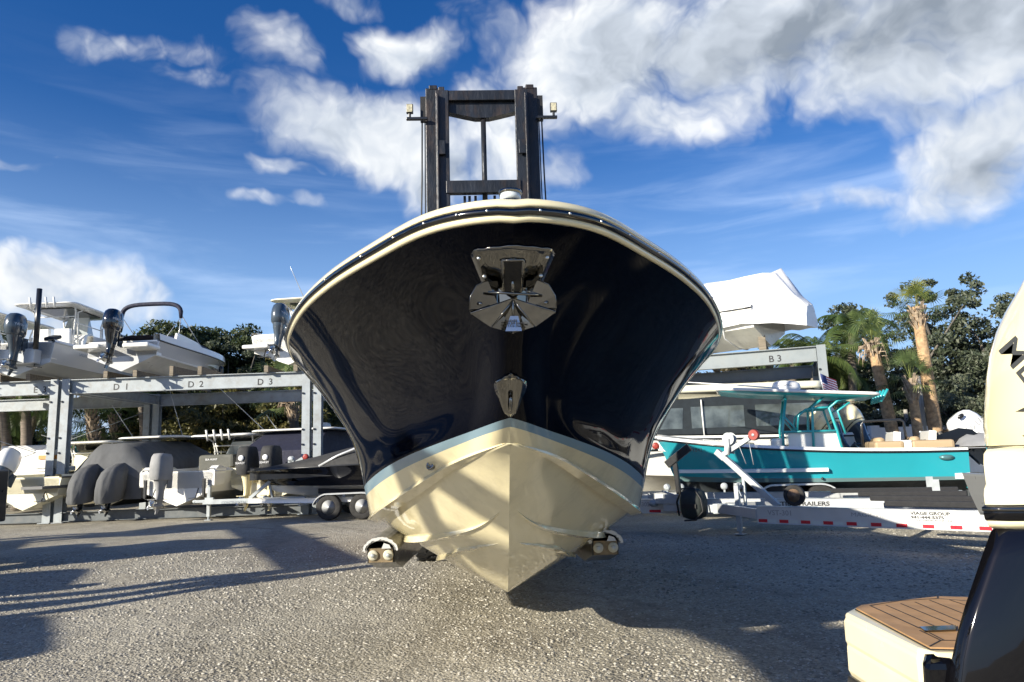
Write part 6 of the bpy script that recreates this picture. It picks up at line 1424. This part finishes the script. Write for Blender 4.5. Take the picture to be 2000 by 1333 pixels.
def fan_crown(seed, n=26, L=1.15, R_=.75, m=None, spread=1.0, base=0.0, m2=None):
    rg = np.random.default_rng(seed); quads = []; tone = []; Q2 = []; T2 = []
    for k in range(n):
        az = 2.39996 * k + rg.random() * .3; el = R(82 - 120 * spread * (k / n) + rg.random() * 10); dirh = np.array([math.cos(az), math.sin(az), 0]); up = np.array([0, 0, 1.]); side = np.array([-math.sin(az), math.cos(az), 0])
        ax = dirh * math.cos(el) + up * math.sin(el); nrm = np.cross(side, ax); hub = ax * L * (.7 + .3 * rg.random()) - up * .12 * (1 - math.sin(el)); w = side * .014; Q = quads; T = tone
        if m2 is not None and k < n * .35: Q, T = Q2, T2
        Q += [-w, w, hub + w, hub - w]; T.append(.85); tn = rg.random() * .5 + .2; r = R_ * (.85 + .3 * rg.random())
        for j in range(23):
            a = R(-125 + 250 * j / 22); dd = ax * math.cos(a) + side * math.sin(a) * .95 - nrm * 0 + nrm * (.18 * abs(math.sin(a))) ; dd = dd / np.linalg.norm(dd); fl = r * (1 - .28 * abs(a) / 2.3); pw = np.cross(dd, nrm) * .019 * R_ / .75
            mid = hub + dd * fl * .6; tip = hub + dd * fl - up * (.12 + .20 * rg.random()) * R_
            Q += [hub - pw * .3, hub + pw * .3, mid + pw, mid - pw, mid - pw, mid + pw, tip + pw * .1, tip - pw * .1]; T += [tn + rg.random() * .2, tn + rg.random() * .3]
    a = fast_mesh('crown', np.array(quads), 4, np.clip(np.array(tone), 0, 1), m)
    b = fast_mesh('young_fronds', np.array(Q2), 4, np.clip(np.array(T2), 0, 1), m2) if m2 is not None else None
    return a, b
def palm(label, base, top, crown, r=.16, boots=0.0, bark=BARKC, name='palm_tree', second=None, group='palm trees round the yard', scale=1.0, curve=.25, rz=0.0, skirt=False):
    base = Vector(base); top = Vector(top); root = thing(name, label, 'palm tree', base, 0, group); d = top - base; h = d.length; m = MB(); pts = []; rad = []; n = 26
    for i in range(n + 1):
        t = i / n; p = d * t; p.x += curve * math.sin(math.pi * t) * (1 if d.x >= 0 else -1) * -1; pts.append(p); rad.append(r * (1.18 - .32 * t + .16 * max(0, 1 - t * 9)) * (1 + .035 * (i % 2)))
    m.tube(pts, rad, 14); m.build('trunk', [bark], root)
    if boots:
        b = MB(); rg = random.Random(int(h * 100)); nb_ = int(boots * 46)
        for k in range(nb_):
            t = 1 - boots / h * (k / nb_) ; p = pts[min(n, int(t * n))].lerp(d, 0) ; ii = min(n - 1, int(t * n)); p = pts[ii].lerp(pts[ii + 1], t * n - ii); az = 2.4 * k
            o_ = Vector((math.cos(az), math.sin(az), 0)); a_ = p + o_ * r * .75 + Vector((0, 0, -.14)); c_ = p + o_ * r * (1.32 + rg.uniform(0, .28)) + Vector((0, 0, .16 + rg.uniform(-.04, .1))); b.bar(a_, c_, .085, .022, up=(0.01, 0, 1)) if abs((c_ - a_).normalized().z) < .98 else None
        b.build('boots', [BOOTM], root)
    if skirt:
        rg = random.Random(7); b = MB()
        for k in range(26):
            az = rg.uniform(0, 6.28); z0 = rg.uniform(-.55, -.05); o_ = Vector((math.cos(az), math.sin(az), 0)); p = d + Vector((0, 0, z0)); ln = rg.uniform(.15, .5); b.tube([p + o_ * r * .8, p + o_ * (r + .22), p + o_ * (r + .25 + .1 * rg.random()) + Vector((0, 0, -ln))], [.025, .02, .006], 5)
        b.build('dead_fronds', [BOOTM], root)
    c = bpy.data.objects.new('crown', crown); sc.collection.objects.link(c); c.parent = root; c.location = d; c.scale = (scale,) * 3; c.rotation_euler = (0, 0, rz)
    if second:
        c2 = bpy.data.objects.new('young_fronds', second); sc.collection.objects.link(c2); c2.parent = root; c2.location = d; c2.scale = (scale,) * 3
    return root
FA = feather_crown(3, m=LM['palm']); FB = feather_crown(8, n=16, L=2.3, droop=1.25, m=LM['palm'])
SA, _ = fan_crown(5, n=19, m=LM['sabal']); SB, SB2 = fan_crown(6, n=20, L=1.05, R_=.78, m=LM['sabal'], m2=LM['yellow']); SC, _ = fan_crown(9, n=17, L=1.0, R_=.70, m=LM['sabal'], spread=.9)
SD, _ = fan_crown(12, n=34, L=1.3, R_=.8, m=LM['palm'], spread=1.05)
# --- left background
def T(px, py, D): return at(px, py, D)
def gp(px, D): return (at(px, 900, D).x, D, 0)
rows = [(330, 640, 40, 'dark', 1.0), (395, 652, 42, 'dark', 1.05), (455, 636, 41, 'oak', 1.15), (520, 655, 43, 'dark', 1.0), (590, 668, 42, 'olive', 1.0), (650, 690, 44, 'dark', .95),
        (300, 748, 36, 'dark', .85), (365, 735, 34.5, 'olive', .9), (430, 745, 35, 'olive', .95), (500, 750, 36, 'dark', .9), (560, 742, 35, 'olive', .9), (640, 770, 36, 'olive', .9), (-10, 790, 36, 'dark', .95), (60, 812, 40, 'olive', .75), (700, 790, 38, 'dark', .9)]
LB = ['tall dark tree rising above the left rack, left of its neighbours', 'dark dense tree above the empty bunks of D 2', 'airy oak standing tall left of the upper cream hardtop boat', 'dark tall tree just behind the upper cream hardtop boat',
      'olive tree behind the right rack posts', 'dark tree close by the navy hull', 'dark tree seen under the beam near the rear posts', 'olive tree seen under the beam below D 2', 'olive lit tree above the white centre console', 'dark tree above the enclosed boat',
      'olive tree beside the palm near D 3', 'olive tree behind the black bowrider tower', 'dark bushy tree at the far left edge under the rack', 'low olive tree behind the leftmost palm trunk', 'dark tree hidden behind the navy hull']
for (px, py, D, k, s), lb in zip(rows, LB):
    tree(lb, gp(px, D), at(px, py, D).z, k, s=s, rz=px * .37)
palm('coconut palm with pale bare trunk behind the tilted white outboard', gp(42, 30), T(44, 758, 30), FA, .20, rz=.4)
palm('coconut palm with leaning trunk and drooping fronds, left of the rack post pair', gp(62, 34), T(78, 800, 34), FB, .18, curve=.5, rz=1.0, scale=1.1)
palm('shaggy fan palm with dark rough trunk right of the rack post pair', gp(176, 31), T(172, 765, 31), SA, .20, bark=BARK, boots=2.2, scale=1.1, skirt=True)
palm('low bushy fan palm between the rear posts and the covered boat', gp(222, 33), T(222, 812, 33), SD, .2, boots=1.0, scale=1.25)
palm('second low fan palm left of the rear rack posts', gp(205, 35), T(196, 835, 35), SD, .2, scale=1.0, rz=2)
palm('coconut palm partly behind the left rack beam at the frame edge', gp(8, 32), T(2, 770, 32), FA, .2, rz=2.2, scale=1.0)
palm('tall palm crown poking up at the left frame edge above the rack', gp(-25, 30), T(-18, 655, 30), FB, .2, rz=.3, scale=.9)
palm('fan palm with hanging dead fronds beside the right rack posts', gp(566, 31), T(566, 770, 31), SA, .20, bark=BARK, boots=1.2, scale=1.25, skirt=True, rz=1)
palm('slim palm behind the rear rack posts under D 1', gp(268, 32), T(272, 765, 32), FB, .14, rz=1.7, scale=.7)
# distant low tree line on the left horizon
for i, (px, py, D) in enumerate(((110, 868, 60), (150, 862, 64), (190, 858, 62), (250, 862, 60))):
    tree(['small far tree left of the rack post pair', 'small far tree directly behind the post pair', 'small far tree right of the post pair', 'small far tree behind the covered boat'][i], gp(px, D), at(px, py, D).z, 'dark', s=.8, rz=i)
# --- right background
rows = [(1345, 712, 38, 'brown', 1.0), (1400, 705, 36, 'brown', .95), (1455, 708, 37, 'brown', 1.0), (1510, 700, 38, 'brown', 1.0), (1560, 705, 36, 'dark', .85), (1620, 720, 40, 'dark', .9), (1290, 740, 38, 'brown', .9),
        (1700, 590, 36, 'oak', 1.15), (1790, 548, 34, 'oak', 1.25), (1880, 512, 35, 'oak', 1.4), (1965, 522, 34, 'oak', 1.35), (1830, 660, 38, 'oak', 1.1), (2060, 560, 33, 'oak', 1.3), (1930, 660, 37, 'oak', 1.1)]
LB = ['brownish tree right beside the navy hull edge', 'brown green tree under the wrapped boat', 'brown green tree under the left part of the B 3 beam', 'thin brown tree behind the rear rack post', 'dark tree behind the B 3 end post', 'dark round tree between the rack and the palms', 'brown tree hidden by the navy hull on the right',
      'airy oak left of the tallest palm', 'airy oak directly behind the tallest palm', 'tallest airy oak right of the palms', 'airy oak nearest the cream outboard cowling', 'smaller airy oak low behind the palm trio', 'oak behind the cream outboard cowling', 'smaller airy oak low beside the cowling']
for (px, py, D, k, s), lb in zip(rows, LB): tree(lb, gp(px, D), at(px, py, D).z, k, s=s, rz=px * .61)
for i, (px, py, D, s) in enumerate(((1660, 775, 30, .8), (1735, 800, 30, .8), (1872, 770, 28.5, .95), (1940, 720, 27, .95), (1600, 800, 30, .7))):
    tree(['grey green shrub left of the palm trio', 'grey green shrub between the two left palms', 'grey green shrub right of the tallest palm', 'large grey green shrub beside the cream cowling', 'grey green shrub behind the teal tower'][i], gp(px, D), at(px, py, D).z, 'grape', 'grey green shrubs on the right', s, i * 1.3, 'large_shrub')
palm('cabbage palm with orange brown trunk and shaggy head, left of the trio', gp(1762, 25.5), T(1702, 668, 25.5), SC, .20, boots=.5, bark=BARKP, name='cabbage_palm', group='cabbage palms on the right', scale=.88, skirt=True, curve=.0)
palm('shortest cabbage palm with crisscross boots, middle of the trio', gp(1802, 24.5), T(1778, 742, 24.5), SA, .165, boots=.75, bark=BARKP, name='cabbage_palm', group='cabbage palms on the right', scale=.72, curve=.0)
palm('tallest cabbage palm with yellow young fronds, right of the trio', gp(1838, 25), T(1790, 600, 25), SB, .205, boots=.75, bark=BARKP, name='cabbage_palm', second=SB2, group='cabbage palms on the right', scale=.74, curve=.0)
palm('feather palm with drooping fronds left of the oaks', gp(1690, 31), T(1665, 645, 31), FB, .18, rz=.8, scale=1.1)
palm('feather palm behind the B 3 rack end post', gp(1590, 30), T(1600, 700, 30), FA, .2, rz=.2, scale=1.0)
palm('feather palm peeking over the B 3 beam', gp(1560, 32), T(1552, 700, 32), FA, .2, rz=1.4, scale=.8)
palm('feather palm left of the cabbage palms behind the shrubs', gp(1640, 33), T(1640, 745, 33), FB, .2, rz=2.4, scale=1.2)
# utility poles and wires
def pole(label, px, D, py, r=.13):
    o = thing('utility_pole', label, 'pole', gp(px, D), 0, 'wooden utility poles'); h = at(px, py, D).z; m = MB(); m.tube([(0, 0, 0), (0, 0, h)], [r, r * .75], 12); m.build('pole', [mat('pole_wood', (.33, .31, .27), .8, var=.25, stretch=(2, 2, .3))], o)
    c = MB(); c.box(-.6, .6, -.05, .05, h - .5, h - .4); c.build('cross_arm', [WOOD], o); return Vector((at(px, py, D).x, D, h - .4))
pole('grey wooden pole between the middle and tallest cabbage palms', 1812, 27, 735); pole('thin grey pole behind the middle cabbage palm', 1780, 29, 800, .1)
p1 = pole('pale wooden pole behind the D 1 beam', 270, 34, 700)
for i, (a, b_) in enumerate((((-100, 815, 36), (330, 790, 36)), ((-100, 845, 38), (330, 822, 38)), ((380, 668, 40), (700, 672, 40)), ((1590, 640, 38), (2100, 635, 38)), ((1560, 740, 36), (1760, 745, 36)))):
    q0_, q1_ = at(*a), at(*b_); m = MB(); m.tube([q0_.lerp(q1_, t / 12) + Vector((0, 0, -.35 * math.sin(math.pi * t / 12))) for t in range(13)], .012, 5)
    o = m.build('utility_wire', [BLACK]); tag(o, ['thin wire behind the left rack, upper one', 'thin wire behind the left rack, lower one', 'thin wire above the left trees beside the bowrider', 'thin wire crossing the sky right of the wrapped boat', 'thin wire behind the small flag'][i], 'wire', 'overhead wires')
# turquoise house behind the left palms, white wall on the right
hs = thing('turquoise_house', 'turquoise house with low gable roof behind the left palms', 'house', gp(78, 38), R(-8)); zr_ = at(95, 885, 38).z
w = MB(); w.box(-1.9, 3.2, 0, 6, 0, zr_ + .6); w.build('wall', [mat('turquoise_stucco', (.10, .34, .36), .8, var=.08)], hs)
r_ = MB(); r_.prism([(-2.6, zr_ - .9), (1.4, zr_ + .2), (4.8, zr_ - .9), (4.8, zr_ - 1.05), (1.4, zr_ + .05), (-2.6, zr_ - 1.05)], -1.2, -.2, 'y'); r_.build('porch_roof', [WHITE2], hs)
r_ = MB(); r_.prism([(-2.3, zr_ + .6), (.6, zr_ + 1.0), (3.6, zr_ + .6)], -.3, 6.3, 'y'); r_.build('roof', [mat('pale_roof', (.5, .5, .48), .7, var=.1)], hs)
w = MB(); w.box(.4, 1.3, -.04, 0, 1.0, 2.0); w.build('window', [GLASS], hs)
wl = thing('white_wall', 'white boundary wall behind the cabbage palm trunks', 'wall', (at(1715, 900, 27).x, 27, 0), R(-3)); zt_w = at(1820, 832, 27).z
m = MB(); m.box(0, 9, 0, .2, 0, zt_w); m.build('wall_panel', [mat('white_render', (.78, .78, .77), .8, var=.04)], wl)
for x_ in (0, 1.55, 3.9, 6.2, 8.8): m = MB(); m.box(x_ - .16, x_ + .16, -.06, .26, 0, zt_w + .08); m.build('pillar', [mat('white_render', (.78, .78, .77), .8)], wl)
# hedge line that closes the view behind everything
for i, px in enumerate((1250, 1480, 1600, 2050)):
    tree(['low dark tree far behind the navy hull on the right', 'low dark tree far behind the cabin cruiser', 'low dark tree far behind the teal tower', 'low dark tree far behind the cream cowling'][i], gp(px, 46), at(px, 790, 46).z, 'olive', s=.95, rz=i * 2.1)
# ---------------------------------------------------------------- left edge: wheel and mast foot of a second forklift just inside the frame
def left_edge():
    pw_ = on_ground(2, 1122); root = thing('parked_forklift', 'black forklift cut off by the left edge, only its tyre and mast side showing', 'forklift', (pw_.x - 1.48, pw_.y + .3, 0), R(0))
    wheel_parts(root, (.62, .0, .45), .45, .30)
    m = MB(); m.box(.60, .74, -.50, -.30, .65, 2.25); m.box(.30, .70, -.30, .1, .95, 1.5); m.box(-1.2, .45, -.3, 1.2, .7, 1.6); m.build('body', [BLACKP], root, bevel=.03)
    for x in (-.8, .2):
        c = MB(); c.bar((x, .1, 1.5), (x, .3, 2.3), .07, .07, up=(0, 1, 0)); c.build('guard_post', [BLACKP], root)
left_edge()
# ---------------------------------------------------------------- the rest of the yard outside the left edge, then added unseen shadow casters
RACK_S = rack('boat_rack', 'grey boat rack outside the left edge, its posts shade the gravel', (-16.1, 12.8), (-11.4, 3.6), -5.4, [0, .55, 9.75, 10.3], base=False, brace=False)
def stored(label, x, y, z, hd, L=8.0, B=2.6, top=True, mat_=WHITE):
    b = boat('stored_boat', label, (x, y, z), hd); ghull(b, L, B, 1.05, mat_, WHITE2); console(b, L * .4, .5)
    if top: ttop(b, L * .25, L * .65, 2.2, 2.5, 1.0, rods=0)
    outboard(b, -.3, 0, 1.0, 0, OBK, OBK, 1.1); return b
stored('white boat stored under the rack outside the left edge, nearer one', -12.2, 5.6, .9, 200, 7.0, 2.6)
stored('white boat stored under the rack outside the left edge, farther one', -14.2, 9.6, .9, 205, 7.0, 2.6)
stored('white boat on blocks outside the left edge, beside the rack', -10.6, 2.6, .8, 215, 6.0, 2.2)
stored('white boat stored on the rack outside the left edge, upper one', -16.8, 11.0, ZB + .15, 205, 6.0)
def cantilever():  # added out of view: arms shaped to throw shadow bars on the navy hull
    root = thing('added_shade_arms', 'added arms on posts, unseen left of and behind the photographer, placed to shade the navy boat', 'boat rack', (-7.3, -2.75, 0), 0)
    L_ = lambda x, y: (x + 7.3, y + 2.75, 4.40)
    for a, b_, w, h in ((L_(-6.79, .14), L_(-7.6, -2.9), .22, .18), (L_(-6.95, .12), L_(-8.45, -.36), .15, .14), (L_(-8.05, -.41), L_(-7.2, -2.9), .24, .16)):
        m = MB(); m.bar(a, b_, w, h); m.build('shade_arm', [RACK], root)
    for dx_ in (-.3, .1):
        m = MB(); m.ibeam((dx_, -.3, 0), (dx_, -.3, 4.5), .24, .24, .02, up=(0, 1, 0)); m.build('post', [RACK], root)
    m = MB(); m.box(-.6, .4, -3.5, -.2, 0, .2); m.build('foot', [RACK], root)
cantilever()
o = thing('shade_sheet_stack', 'added stack of plywood sheets on the cantilever rack arms', 'blocker', (-8.15, -3.0, 4.49)); m = MB()  # flat blocker added out of view to shade the gravel at lower right
for k in range(6): m.box(0, 1.75 - .02 * (k % 2), .01 * k, 1.6, k * .022, k * .022 + .018)
m.build('sheets', [WOOD], o)
